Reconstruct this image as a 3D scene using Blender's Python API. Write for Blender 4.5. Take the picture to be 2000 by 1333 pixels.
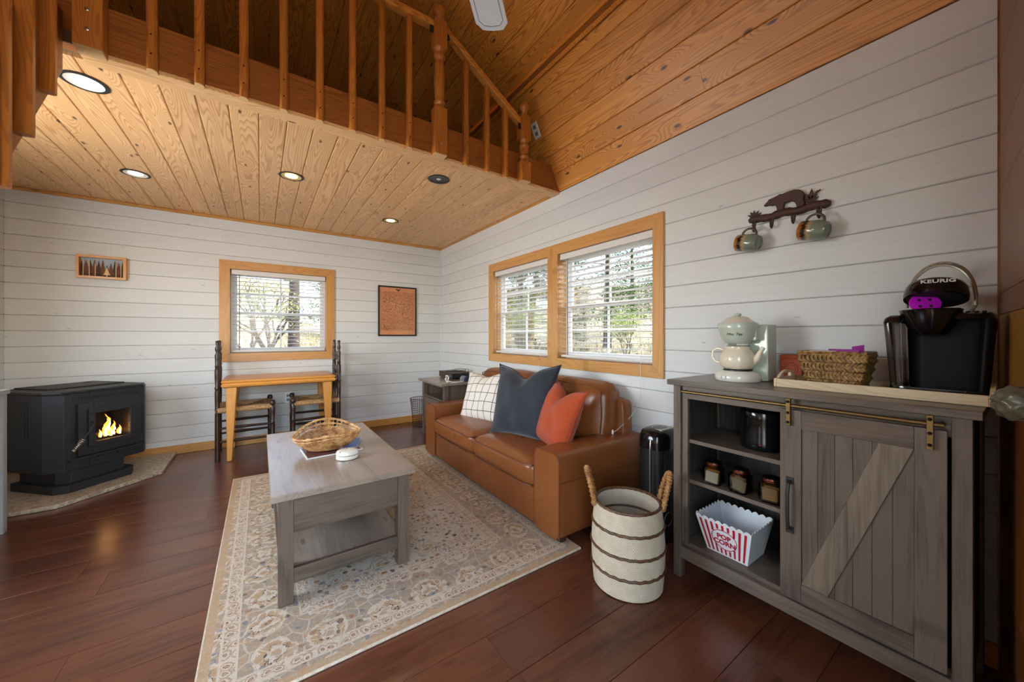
import bpy, bmesh, math, random
from mathutils import Vector, Matrix, Euler
random.seed(7)
sc = bpy.context.scene
COL = sc.collection
for o in list(bpy.data.objects):
    bpy.data.objects.remove(o)
R = math.radians

# ------------------------------------------------------------ camera, world, lights, exposure
H = 1.12                      # lens height
F_PX = 708.0                  # focal length in pixels of the 2000 px wide frame
YAW = math.atan((1000 - 509) / F_PX)
cam_d = bpy.data.cameras.new('camera')
cam_d.sensor_fit = 'HORIZONTAL'
cam_d.sensor_width = 36.0
cam_d.lens = 36.0 * F_PX / 2000.0
cam_d.shift_y = -(666.5 - 657.0) / 2000.0
cam_d.clip_start = 0.02
cam_d.clip_end = 300
cam = bpy.data.objects.new('camera', cam_d)
cam.location = (0, 0, H)
cam.rotation_euler = (R(90), 0, -YAW)
COL.objects.link(cam)
sc.camera = cam

world = bpy.data.worlds.new('world')
sc.world = world
world.use_nodes = True
wn = world.node_tree
bg = wn.nodes['Background']
sky = wn.nodes.new('ShaderNodeTexSky')
sky.sky_type = 'NISHITA'
sky.sun_disc = False
sky.sun_elevation = R(48)
sky.sun_rotation = R(120)
sky.air_density = 1.2
sky.dust_density = 1.5
wn.links.new(sky.outputs[0], bg.inputs[0])
bg.inputs[1].default_value = 1.5

def lamp(name, kind, loc, energy, color=(1, 1, 1), rot=(0, 0, 0), **kw):
    d = bpy.data.lights.new(name, kind)
    d.energy = energy
    d.color = color
    for k, v in kw.items():
        setattr(d, k, v)
    o = bpy.data.objects.new(name, d)
    o.location = loc
    o.rotation_euler = rot
    COL.objects.link(o)
    return o

lamp('sun', 'SUN', (6, -4, 9), 8.0, (1, .95, .86), (R(42), 0, R(57)), angle=R(1.5))
# added fill lamps in place of daylight, behind and beside the camera
lamp('fill_front', 'AREA', (-0.35, -0.62, 1.15), 19, (.92, .96, 1.0), (R(88), 0, 0), shape='RECTANGLE', size=1.3, size_y=1.7)
lamp('fill_side', 'AREA', (-1.86, 2.25, 1.5), 66, (.92, .96, 1.0), (R(90), 0, R(-90)), shape='RECTANGLE', size=1.5, size_y=1.25)
# sky portals in the three windows in view (they guide the skylight, they emit nothing)
for nm, lc_, rz_, sz_ in (('portal_back', (.183, 4.80, 1.374), 180, .88), ('portal_right_far', (2.19, 2.828, 1.37), 90, .89), ('portal_right_near', (2.19, 1.813, 1.37), 90, .89)):
    o_ = lamp(nm, 'AREA', lc_, 1, (1, 1, 1), (R(90), 0, R(rz_)), shape='RECTANGLE', size=sz_, size_y=.87)
    o_.data.cycles.is_portal = True

sc.view_settings.view_transform = 'Standard'
sc.view_settings.look = 'None'
sc.view_settings.gamma = 1.0
sc.view_settings.use_curve_mapping = False
sc.view_settings.exposure = 0.12
sc.cycles.use_denoising = True
sc.cycles.max_bounces = 7
sc.cycles.diffuse_bounces = 3
sc.cycles.glossy_bounces = 3
sc.cycles.transmission_bounces = 6
sc.cycles.transparent_max_bounces = 12
sc.cycles.use_adaptive_sampling = True
sc.cycles.adaptive_threshold = 0.1
sc.cycles.use_light_tree = False
sc.cycles.caustics_reflective = False
sc.cycles.caustics_refractive = False
sc.cycles.sample_clamp_indirect = 4.0

# ------------------------------------------------------------ materials
def lin(c):
    return tuple((v / 255 / 12.92 if v / 255 <= .04045 else ((v / 255 + .055) / 1.055) ** 2.4) for v in c) + (1.0,)

class NT:
    def __init__(s, name):
        s.m = bpy.data.materials.new(name)
        s.m.use_nodes = True
        s.t = s.m.node_tree
        s.b = s.t.nodes['Principled BSDF']
        s.out = s.t.nodes['Material Output']
    def n(s, typ, ins=None, **props):
        nd = s.t.nodes.new('ShaderNode' + typ)
        for k, v in props.items():
            setattr(nd, k, v)
        for k, v in (ins or {}).items():
            s.set(nd.inputs[k], v)
        return nd
    def set(s, sock, v):
        if isinstance(v, bpy.types.NodeSocket):
            s.t.links.new(v, sock)
        elif isinstance(v, bpy.types.Node):
            s.t.links.new(v.outputs[0], sock)
        else:
            sock.default_value = v
    def p(s, **kw):
        names = dict(color='Base Color', rough='Roughness', metal='Metallic', normal='Normal', spec='Specular IOR Level',
                     coat='Coat Weight', coatr='Coat Roughness', emit='Emission Color', emits='Emission Strength',
                     trans='Transmission Weight', ior='IOR', alpha='Alpha', sheen='Sheen Weight', sub='Subsurface Weight')
        for k, v in kw.items():
            s.set(s.b.inputs[names[k]], v)
        return s
    def math(s, op, a, b=0.0, c=None, clamp=False):
        nd = s.t.nodes.new('ShaderNodeMath')
        nd.operation = op
        nd.use_clamp = clamp
        s.set(nd.inputs[0], a)
        s.set(nd.inputs[1], b)
        if c is not None:
            s.set(nd.inputs[2], c)
        return nd.outputs[0]
    def mix(s, f, a, b, blend='MIX'):
        nd = s.t.nodes.new('ShaderNodeMix')
        nd.data_type = 'RGBA'
        nd.blend_type = blend
        s.set(nd.inputs[0], f)
        s.set(nd.inputs[6], a)
        s.set(nd.inputs[7], b)
        return nd.outputs[2]
    def ramp(s, f, stops, interp='LINEAR'):
        nd = s.t.nodes.new('ShaderNodeValToRGB')
        nd.color_ramp.interpolation = interp
        e = nd.color_ramp.elements
        while len(e) < len(stops):
            e.new(0.5)
        for i, (p, c) in enumerate(stops):
            e[i].position = p
            e[i].color = c if len(c) == 4 else tuple(c) + (1,)
        s.set(nd.inputs[0], f)
        return nd.outputs[0]
    def step(s, x, a, b):
        nd = s.t.nodes.new('ShaderNodeMapRange')
        nd.interpolation_type = 'SMOOTHSTEP'
        s.set(nd.inputs[0], x)
        nd.inputs[1].default_value = a
        nd.inputs[2].default_value = b
        return nd.outputs[0]
    def co(s, axis='X', rnd=True, scale=(1, 1, 1)):
        tc = s.n('TexCoord')
        v = tc.outputs['Object']
        if axis != 'X':
            sp = s.n('SeparateXYZ', {0: v})
            order = {'Y': (1, 0, 2), 'Z': (2, 0, 1)}[axis]
            cb = s.n('CombineXYZ', {0: sp.outputs[order[0]], 1: sp.outputs[order[1]], 2: sp.outputs[order[2]]})
            v = cb.outputs[0]
        if rnd:
            oi = s.n('ObjectInfo')
            r = oi.outputs['Random']
            cb = s.n('CombineXYZ', {0: s.math('MULTIPLY', r, 37.0), 1: s.math('MULTIPLY', r, 23.7), 2: s.math('MULTIPLY', r, 11.3)})
            add = s.n('VectorMath', {0: v, 1: cb.outputs[0]}, operation='ADD')
            v = add.outputs[0]
            s.rnd = r
        return v
    def sc3(s, v, x, y, z):
        return s.n('VectorMath', {0: v, 1: (x, y, z)}, operation='MULTIPLY').outputs[0]
    def noise(s, v, scale=5, detail=2, rough=.5, dist=0.0):
        nd = s.n('TexNoise', {'Vector': v, 'Scale': scale, 'Detail': detail, 'Roughness': rough, 'Distortion': dist})
        return nd.outputs[0]
    def bump(s, h, strength=.3, dist=.01):
        return s.n('Bump', {'Height': h, 'Strength': strength, 'Distance': dist}).outputs[0]

def plain(name, rgb, rough=.5, metal=0, **kw):
    t = NT(name)
    t.p(color=lin(rgb), rough=rough, metal=metal, **kw)
    return t.m

def speckle(name, rgb, rough=.6, amount=.25, scale=40, bump=.2, metal=0, sheen=0, dist=.002):
    t = NT(name)
    v = t.co('X', False)
    nz = t.noise(v, scale, 4, .6)
    c = lin(rgb)
    lo = tuple(x * (1 - amount) for x in c[:3]) + (1,)
    hi = tuple(min(1, x * (1 + amount)) for x in c[:3]) + (1,)
    t.p(color=t.mix(nz, lo, hi), rough=rough, metal=metal, sheen=sheen)
    if bump:
        t.p(normal=t.bump(nz, bump, dist))
    return t.m

def timber(name, light, dark, knot, axis='X', rough=.4, ring=26, stretch=8.0, knots=1.0, var=.18, fine=.25, bump=0, rnd=True, coat=0, contrast=1.0, knotscale=1.0, kr=.07, kgate=.5, broad_amt=.8, broad_sc=1.0, xs=.55):
    """plain-sawn timber: growth rings as contour lines of a stretched noise, with knots"""
    t = NT(name)
    v = t.co(axis, rnd)
    kv = t.sc3(v, 2.3 * knotscale, 6.2 * knotscale, 0)
    vo = t.n('TexVoronoi', {'Vector': kv, 'Scale': 1.0, 'Randomness': 1.0}, voronoi_dimensions='2D')
    gate = t.step(t.n('SeparateColor', {0: vo.outputs['Color']}).outputs[0], kgate, kgate + .05)
    dist = vo.outputs['Distance']
    near = t.math('SUBTRACT', 1.0, t.step(dist, .0, .42))
    near = t.math('MULTIPLY', near, gate)
    f = t.noise(t.sc3(v, xs, stretch, stretch), 1.25, 1.5, .4, .12)
    f = t.math('ADD', f, t.math('MULTIPLY', near, .16 * knots))
    band = t.math('FRACT', t.math('MULTIPLY', f, ring))
    band = t.ramp(band, [(0, (0, 0, 0)), (.45, (.15, .15, .15)), (.80, (1, 1, 1)), (.92, (.9, .9, .9)), (1, (0, 0, 0))])
    fib = t.noise(t.sc3(v, 2.5, 90, 90), 3.0, 3, .6)
    broad = t.noise(t.sc3(v, .7, 2.5, 2.5), broad_sc, 3, .55)
    fac = t.math('ADD', t.math('MULTIPLY', band, .55 * contrast), t.math('MULTIPLY', t.math('SUBTRACT', fib, .5), fine * 2))
    fac = t.math('ADD', fac, t.math('MULTIPLY', t.math('SUBTRACT', broad, .5), broad_amt), clamp=True)
    col = t.mix(fac, lin(light), lin(dark))
    if knots > 0:
        ring_m = t.math('MULTIPLY', t.math('SUBTRACT', 1.0, t.step(dist, kr * .55, kr * 1.2)), gate)
        col = t.mix(t.math('MULTIPLY', ring_m, min(1, .9 * knots)), col, lin(knot))
    if rnd:
        tint = t.math('ADD', 1 - var, t.math('MULTIPLY', t.rnd, 2 * var))
        cb = t.n('CombineColor', {0: tint, 1: tint, 2: tint})
        col = t.mix(1.0, col, cb.outputs[0], 'MULTIPLY')
    t.p(color=col, rough=rough, coat=coat, coatr=.28)
    if bump:
        t.p(normal=t.bump(t.math('ADD', fib, t.math('MULTIPLY', band, -.4)), bump, .003))
    return t.m

M = {}
M['pine_light'] = timber('pine_light', (234, 188, 132), (186, 126, 70), (80, 44, 24), rough=.4, contrast=1.2, var=.07, kr=.05, kgate=.55, ring=30, stretch=7)  # paler pine; the brighter light under the loft is put into its colour
M['pine'] = timber('pine', (222, 152, 70), (164, 96, 32), (62, 32, 12), rough=.38, contrast=1.35, var=.08, kr=.055, kgate=.5, ring=30, stretch=7)
M['pine_trim'] = timber('pine_trim', (206, 148, 78), (172, 112, 50), (96, 52, 18), rough=.32, knots=.5, var=.05, ring=18)
M['pine_rail'] = timber('pine_rail', (186, 116, 48), (140, 76, 26), (70, 34, 12), axis='Z', rough=.35, knots=.4, var=.12)
M['pine_beam'] = timber('pine_beam', (156, 92, 40), (106, 56, 20), (60, 30, 12), rough=.4, var=.05)  # darker pine; the shade on the beam is put into its colour
M['pine_stair'] = timber('pine_stair', (160, 98, 40), (110, 60, 22), (60, 30, 12), axis='Y', rough=.4, var=.05)
M['pine_end'] = plain('pine_end', (214, 176, 122), .6)
M['whitewash'] = timber('whitewash', (221, 221, 219), (204, 203, 200), (150, 144, 134), rough=.55, knots=.45, var=.035, fine=.2, ring=14, contrast=.35, bump=.10, kr=.035, kgate=.6)
M['wall_back'] = plain('wall_backing', (120, 112, 102), .8)
M['barn'] = timber('barnwood', (102, 87, 74), (43, 37, 32), (40, 34, 30), rough=.5, knots=.5, var=.08, ring=10, contrast=.5, fine=.55, stretch=10, broad_amt=2.4, broad_sc=4.0)
M['barn_v'] = timber('barnwood_upright', (102, 87, 74), (43, 37, 32), (40, 34, 30), axis='Z', rough=.5, knots=.5, var=.08, ring=10, contrast=.5, fine=.55, stretch=10, broad_amt=2.4, broad_sc=4.0)
M['barn_y'] = timber('barnwood_across', (106, 91, 78), (46, 39, 34), (42, 36, 32), axis='Y', rough=.3, knots=.5, var=.06, ring=10, contrast=.5, fine=.5, stretch=10, broad_amt=2.4, broad_sc=4.0)
M['barn_brace'] = timber('barnwood_brace', (124, 107, 89), (60, 51, 43), (40, 34, 30), axis='Z', rough=.5, knots=.5, var=.05, ring=10, contrast=.5, fine=.55, stretch=10, broad_amt=2.2, broad_sc=4.0)
M['barn_top'] = timber('barnwood_top', (152, 136, 121), (80, 69, 60), (44, 38, 33), axis='Y', rough=.28, knots=.5, var=.05, ring=10, contrast=.5, fine=.5, stretch=10, broad_amt=2.0, broad_sc=3.0, coat=.35)  # paler barnwood copy; light falling on the tops is put into its colour
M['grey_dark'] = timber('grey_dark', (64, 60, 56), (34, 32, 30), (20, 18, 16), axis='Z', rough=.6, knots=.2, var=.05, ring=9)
M['floor'] = timber('floor_laminate', (102, 58, 39), (38, 20, 14), (24, 13, 9), rough=.24, knots=.25, var=.16, ring=7, contrast=.45, fine=.5, stretch=7, broad_amt=1.7, broad_sc=3.0, coat=.3)
M['oak_v'] = timber('honey_oak_upright', (214, 150, 74), (182, 116, 48), (120, 66, 26), axis='Z', rough=.35, knots=0, var=.03, ring=14, contrast=.5)
M['oak'] = timber('honey_oak', (214, 150, 74), (182, 116, 48), (120, 66, 26), rough=.28, knots=0, var=.03, ring=14, contrast=.5)
M['walnut'] = timber('dark_chair_wood', (58, 38, 28), (26, 16, 12), (14, 8, 6), axis='Z', rough=.3, knots=0, var=.05)
M['tray_wood'] = timber('pale_tray_wood', (220, 196, 160), (196, 166, 124), (150, 110, 70), axis='Y', rough=.5, knots=0, var=.03)
M['black_metal'] = speckle('black_stove_metal', (30, 31, 33), .55, .1, 200, .05)
M['black_gloss'] = plain('black_gloss', (12, 12, 14), .12)
M['black_satin'] = plain('black_satin', (22, 22, 24), .38)
M['black_matt'] = plain('black_matt', (16, 16, 17), .7)
M['steel'] = plain('brushed_steel', (190, 186, 176), .3, 1)
M['brass'] = plain('aged_brass', (128, 104, 66), .38, .9)
M['iron'] = speckle('dark_iron', (36, 32, 30), .5, .2, 120, .1)
M['rust_iron'] = speckle('brown_cast_iron', (70, 42, 32), .6, .35, 160, .5)
M['white_pvc'] = plain('white_pvc', (236, 236, 236), .35)
M['blind'] = plain('blind_white', (226, 222, 218), .4)
M['white_gloss'] = plain('white_gloss', (232, 228, 214), .12, coat=.5)
M['pale_green'] = plain('pale_green_enamel', (196, 206, 188), .15, coat=.4)
M['cream'] = plain('cream_ceramic', (232, 220, 196), .12, coat=.5)
M['cord'] = plain('cord_white', (232, 230, 224), .6)
M['fan_white'] = speckle('fan_white', (222, 228, 236), .4, .06, 60, 0)
M['fan_edge'] = plain('fan_groove', (120, 140, 160), .5)

def leather():
    t = NT('cognac_leather')
    v = t.co('X', False)
    n1 = t.noise(v, 2.2, 3, .5)
    col = t.mix(n1, lin((152, 90, 46)), lin((110, 60, 29)))
    n2 = t.noise(v, 7.0, 2, .5)
    h = n2
    t.p(color=col, rough=t.math('ADD', .22, t.math('MULTIPLY', n1, .14)), normal=t.bump(h, .10, .008))
    return t.m
M['leather'] = leather()
M['leather_seam'] = plain('leather_piping', (110, 58, 26), .4)

def glass_pane():
    t = NT('window_glass')
    tr = t.n('BsdfTransparent', {0: (.96, .98, .98, 1)})
    gl = t.n('BsdfGlossy', {0: (1, 1, 1, 1), 'Roughness': .02})
    fr = t.n('Fresnel', {0: 1.45})
    mx = t.n('MixShader', {0: t.math('MULTIPLY', fr.outputs[0], .7), 1: tr.outputs[0], 2: gl.outputs[0]})
    t.t.links.new(mx.outputs[0], t.out.inputs[0])
    return t.m
M['glass'] = glass_pane()

def jar_glass(name, tint, fac=.25):
    t = NT(name)
    tr = t.n('BsdfTransparent', {0: lin(tint)})
    gl = t.n('BsdfGlossy', {0: (1, 1, 1, 1), 'Roughness': .05})
    fr = t.n('Fresnel', {0: 1.5})
    mx = t.n('MixShader', {0: fr.outputs[0], 1: tr.outputs[0], 2: gl.outputs[0]})
    t.t.links.new(mx.outputs[0], t.out.inputs[0])
    return t.m
M['jar_glass'] = jar_glass('jar_glass', (225, 222, 212))
M['tank'] = jar_glass('smoky_tank', (176, 168, 168))

def glow(name, rgb, strength):
    t = NT(name)
    t.p(color=lin(rgb), emit=lin(rgb), emits=strength, rough=.5)
    return t.m
M['bulb_warm'] = glow('bulb_warm', (255, 216, 140), 9)
M['bulb_white'] = glow('bulb_white', (255, 244, 222), 9)
M['bulb_off'] = plain('bulb_off', (210, 215, 220), .3)
M['can_gold'] = plain('can_gold', (226, 196, 130), .3, .7)
M['can_white'] = plain('can_white', (240, 232, 218), .4)
M['can_black'] = plain('can_black', (14, 16, 20), .3)
M['flame'] = glow('flame_orange', (255, 150, 50), 3.0)
M['flame_core'] = glow('flame_core', (255, 222, 150), 4.0)

def rug_mat():
    t = NT('oriental_rug')
    v = t.co('X', False)
    warp = t.n('TexNoise', {'Vector': v, 'Scale': 9.0, 'Detail': 2})
    wv = t.n('VectorMath', {0: t.n('VectorMath', {0: warp.outputs['Color'], 1: (.5, .5, .5)}, operation='SUBTRACT').outputs[0], 1: (.05, .05, 0)}, operation='MULTIPLY').outputs[0]
    ab = t.n('VectorMath', {0: v}, operation='ABSOLUTE').outputs[0]
    wab = t.n('VectorMath', {0: ab, 1: wv}, operation='ADD').outputs[0]
    sp = t.n('SeparateXYZ', {0: ab})
    d = t.math('MINIMUM', t.math('SUBTRACT', RUG_HX, sp.outputs[0]), t.math('SUBTRACT', RUG_HY, sp.outputs[1]))
    cream, tan, grey, blue, rust, dark = [lin(c) for c in ((234, 220, 198), (206, 174, 136), (184, 168, 148), (124, 134, 148), (166, 102, 66), (80, 74, 76))]
    big = t.n('TexVoronoi', {'Vector': wab, 'Scale': 6.6, 'Randomness': .8}, voronoi_dimensions='2D')
    bd = big.outputs['Distance']
    petals = t.math('MULTIPLY', t.noise(wab, 26, 3, .6), .55)
    bd2 = t.math('ADD', bd, petals)
    pick = t.n('SeparateColor', {0: big.outputs['Color']}).outputs[0]
    flower = t.ramp(bd2, [(0, tan), (.26, rust), (.30, cream), (.40, blue), (.43, cream), (.56, grey), (.59, cream), (.70, tan), (.73, cream), (1, cream)], 'CONSTANT')
    flower2 = t.ramp(bd2, [(0, blue), (.25, cream), (.33, tan), (.42, cream), (.52, grey), (.56, cream), (.66, blue), (.69, cream), (1, cream)], 'CONSTANT')
    field = t.mix(t.math('GREATER_THAN', pick, .5), flower, flower2)
    vine = t.n('TexVoronoi', {'Vector': wab, 'Scale': 17.0, 'Randomness': .9}, feature='DISTANCE_TO_EDGE', voronoi_dimensions='2D')
    small = t.n('TexVoronoi', {'Vector': wab, 'Scale': 26.0, 'Randomness': .8}, voronoi_dimensions='2D')
    smallp = t.n('SeparateColor', {0: small.outputs['Color']}).outputs[1]
    dots = t.math('MULTIPLY', t.math('LESS_THAN', small.outputs['Distance'], .27), t.math('GREATER_THAN', smallp, .35))
    dotc = t.ramp(smallp, [(0, blue), (.5, tan), (.65, grey), (.8, rust), (.9, dark)], 'CONSTANT')
    field = t.mix(t.math('MULTIPLY', t.math('LESS_THAN', vine.outputs[0], .035), .55), field, grey)
    field = t.mix(t.math('MULTIPLY', dots, .85), field, dotc)
    # main border
    bv = t.n('TexVoronoi', {'Vector': wab, 'Scale': 5.4, 'Randomness': .25}, voronoi_dimensions='2D')
    bb = t.math('ADD', bv.outputs['Distance'], t.math('MULTIPLY', t.noise(wab, 30, 3, .6), .42))
    border = t.ramp(bb, [(0, grey), (.24, tan), (.30, cream), (.38, dark), (.40, tan), (.50, cream), (.58, grey), (.68, tan), (.72, grey), (1, grey)], 'CONSTANT')
    border = t.mix(t.math('MULTIPLY', t.math('LESS_THAN', vine.outputs[0], .05), .6), border, cream)
    border = t.mix(t.math('MULTIPLY', dots, .65), border, dotc)
    gv = t.n('TexVoronoi', {'Vector': wab, 'Scale': 26.0, 'Randomness': .5}, voronoi_dimensions='2D')
    guard = t.ramp(t.math('ADD', gv.outputs['Distance'], t.math('MULTIPLY', t.noise(wab, 45, 3, .7), .5)), [(0, grey), (.36, rust), (.43, cream), (.60, tan), (.68, grey), (.74, cream)], 'CONSTANT')
    def band(lo, hi):
        return t.math('MULTIPLY', t.math('GREATER_THAN', d, lo), t.math('LESS_THAN', d, hi))
    col = t.mix(band(-.1, .345), field, border)
    col = t.mix(band(.305, .345), col, guard)
    col = t.mix(band(.06, .10), col, guard)
    for a, b in ((.345, .353), (.298, .305), (.10, .107), (.052, .06)):
        col = t.mix(band(a, b), col, cream)
    col = t.mix(band(-.1, .03), col, tan)
    wear = t.noise(v, 60, 3, .7)
    fade = t.noise(v, 3, 2, .6)
    col = t.mix(t.math('MULTIPLY', t.step(wear, .45, .65), .5), col, lin((214, 194, 166)))
    col = t.mix(t.math('MULTIPLY', t.step(fade, .4, .8), .35), col, lin((214, 198, 174)))
    pile = t.noise(v, 420, 2, .7)
    col = t.mix(1.0, col, t.mix(pile, lin((196, 196, 196)), lin((255, 255, 255))), 'MULTIPLY')
    hgt = t.math('ADD', t.math('MULTIPLY', pile, .6), t.math('MULTIPLY', wear, .8))
    t.p(color=col, rough=.95, normal=t.bump(hgt, .6, .006), spec=.1)
    return t.m
RUG_HX, RUG_HY = .775, 1.09

def granite():
    t = NT('granite_hearth')
    v = t.co('X', False)
    vo = t.n('TexVoronoi', {'Vector': v, 'Scale': 70.0})
    c = t.n('SeparateColor', {0: vo.outputs['Color']}).outputs[0]
    col = t.ramp(c, [(0, lin((60, 52, 46))), (.18, lin((150, 132, 108))), (.45, lin((196, 182, 158))), (.7, lin((168, 146, 114))), (.88, lin((92, 80, 70)))], 'CONSTANT')
    t.p(color=t.mix(t.noise(v, 25, 3), col, lin((190, 178, 158))), rough=.3)
    return t.m
M['granite'] = granite()

def copper_map():
    t = NT('copper_map')
    v = t.co('X', False)
    n1 = t.noise(v, 14, 6, .7, .6)
    n2 = t.noise(v, 60, 4, .7, 1.2)
    ln = t.math('FRACT', t.math('MULTIPLY', n1, 16))
    lines = t.math('LESS_THAN', ln, .20)
    scr = t.step(n2, .52, .60)
    sp = t.n('SeparateXYZ', {0: t.n('VectorMath', {0: v}, operation='ABSOLUTE').outputs[0]})
    inside = t.math('MULTIPLY', t.math('LESS_THAN', sp.outputs[0], .205), t.math('LESS_THAN', sp.outputs[2], .245))
    f = t.math('MULTIPLY', t.math('MAXIMUM', lines, t.math('MULTIPLY', scr, .9)), inside)
    base = t.mix(t.noise(v, 3.5, 2), lin((232, 168, 126)), lin((206, 132, 88)))
    edge = t.math('MULTIPLY', t.math('LESS_THAN', t.math('ABSOLUTE', t.math('SUBTRACT', sp.outputs[0], .21)), .0015), t.math('LESS_THAN', sp.outputs[2], .25))
    f = t.math('MAXIMUM', f, edge)
    t.p(color=t.mix(t.math('MULTIPLY', f, .85), base, lin((70, 36, 24))), metal=.35, rough=.3)
    return t.m
M['copper_map'] = copper_map()

def fabric(name, rgb, scale=900, rough=.9, sheen=.2, var=.12, bump=.25):
    t = NT(name)
    v = t.co('X', False)
    nz = t.noise(v, 16, 4, .6)
    wv = t.noise(v, scale, 1, .5)
    c = lin(rgb)
    lo = tuple(x * (1 - var) for x in c[:3]) + (1,)
    hi = tuple(min(1, x * (1 + var)) for x in c[:3]) + (1,)
    t.p(color=t.mix(nz, lo, hi), rough=rough, sheen=sheen, normal=t.bump(t.math('ADD', wv, t.math('MULTIPLY', nz, 1.2)), bump, .004), spec=.2)
    return t.m
M['navy'] = fabric('slate_velvet', (45, 49, 57), 300, .7, .25, .3)
M['rustlinen'] = fabric('rust_linen', (176, 74, 38), 500, .9, .2, .15, .5)
M['navy_seam'] = plain('slate_seam', (40, 46, 56), .8)
M['rust_seam'] = plain('rust_seam', (150, 60, 30), .8)

def plaid():
    t = NT('windowpane_check_cloth')
    v = t.co('X', False)
    sp = t.n('SeparateXYZ', {0: v})
    def lines(s, w):
        f = t.math('FRACT', t.math('ADD', t.math('DIVIDE', s, .077), 100.27))
        return t.math('LESS_THAN', t.math('ABSOLUTE', t.math('SUBTRACT', f, .5)), w)
    m = t.math('MAXIMUM', lines(sp.outputs[0], .035), lines(sp.outputs[2], .03))
    wv = t.noise(v, 600, 1)
    t.p(color=t.mix(m, lin((228, 220, 206)), lin((70, 62, 60))), rough=.95, normal=t.bump(wv, .3, .002), spec=.1)
    return t.m
M['plaid'] = plaid()

def wicker(name, a, b, scale=40):
    t = NT(name)
    v = t.co('X', False)
    n1 = t.noise(v, scale, 3, .6)
    t.p(color=t.mix(t.step(n1, .3, .7), lin(a), lin(b)), rough=.5, normal=t.bump(t.noise(v, scale * 4, 2), .3, .002))
    return t.m
M['wicker'] = wicker('honey_wicker', (214, 170, 112), (150, 96, 48), 30)
M['seagrass'] = wicker('seagrass', (172, 132, 74), (92, 66, 34), 90)
M['rope'] = wicker('cotton_rope', (214, 202, 180), (186, 170, 144), 60)
M['jute'] = wicker('brown_jute', (108, 74, 44), (64, 40, 24), 80)
M['rattan'] = wicker('wrapped_rattan', (182, 132, 76), (120, 78, 40), 50)
M['rush'] = wicker('rush_seat', (190, 152, 102), (140, 102, 60), 70)
M['paper_white'] = plain('paper_white', (226, 224, 218), .7)
M['print_dark'] = speckle('print_dark', (92, 50, 50), .4, .9, 30, 0)
M['print_blue'] = plain('print_blue', (84, 124, 190), .4)
M['purple'] = plain('purple_foil', (150, 24, 140), .35)
M['pod'] = plain('purple_pod', (196, 24, 200), .35)
M['red_print'] = plain('red_print', (178, 26, 44), .5)
M['bucket_white'] = plain('white_plastic', (226, 226, 226), .4)
M['orange_tin'] = speckle('orange_tin', (160, 62, 22), .65, .15, 40, 0)
M['tin_print'] = plain('tin_print', (110, 52, 36), .5)
M['amber'] = plain('amber_packet', (206, 142, 40), .5)
M['tan_packet'] = plain('tan_packet', (188, 148, 104), .6)
M['grey_packet'] = plain('grey_packet', (164, 158, 140), .5)
M['copper_lid'] = plain('copper_lid', (176, 116, 96), .25, 1)
M['cable_grey'] = plain('cable_grey', (120, 126, 124), .6)
M['cable_navy'] = plain('cable_navy', (40, 52, 78), .6)
M['brown_case'] = speckle('brown_leatherette', (74, 50, 38), .5, .2, 90, .1)
M['silver_paint'] = plain('silver_plastic', (176, 168, 152), .35, .6)
M['screw'] = plain('screw_head', (40, 34, 28), .4, .8)
M['mug_body'] = None
M['concrete'] = plain('slab', (110, 108, 104), .8)
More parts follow.
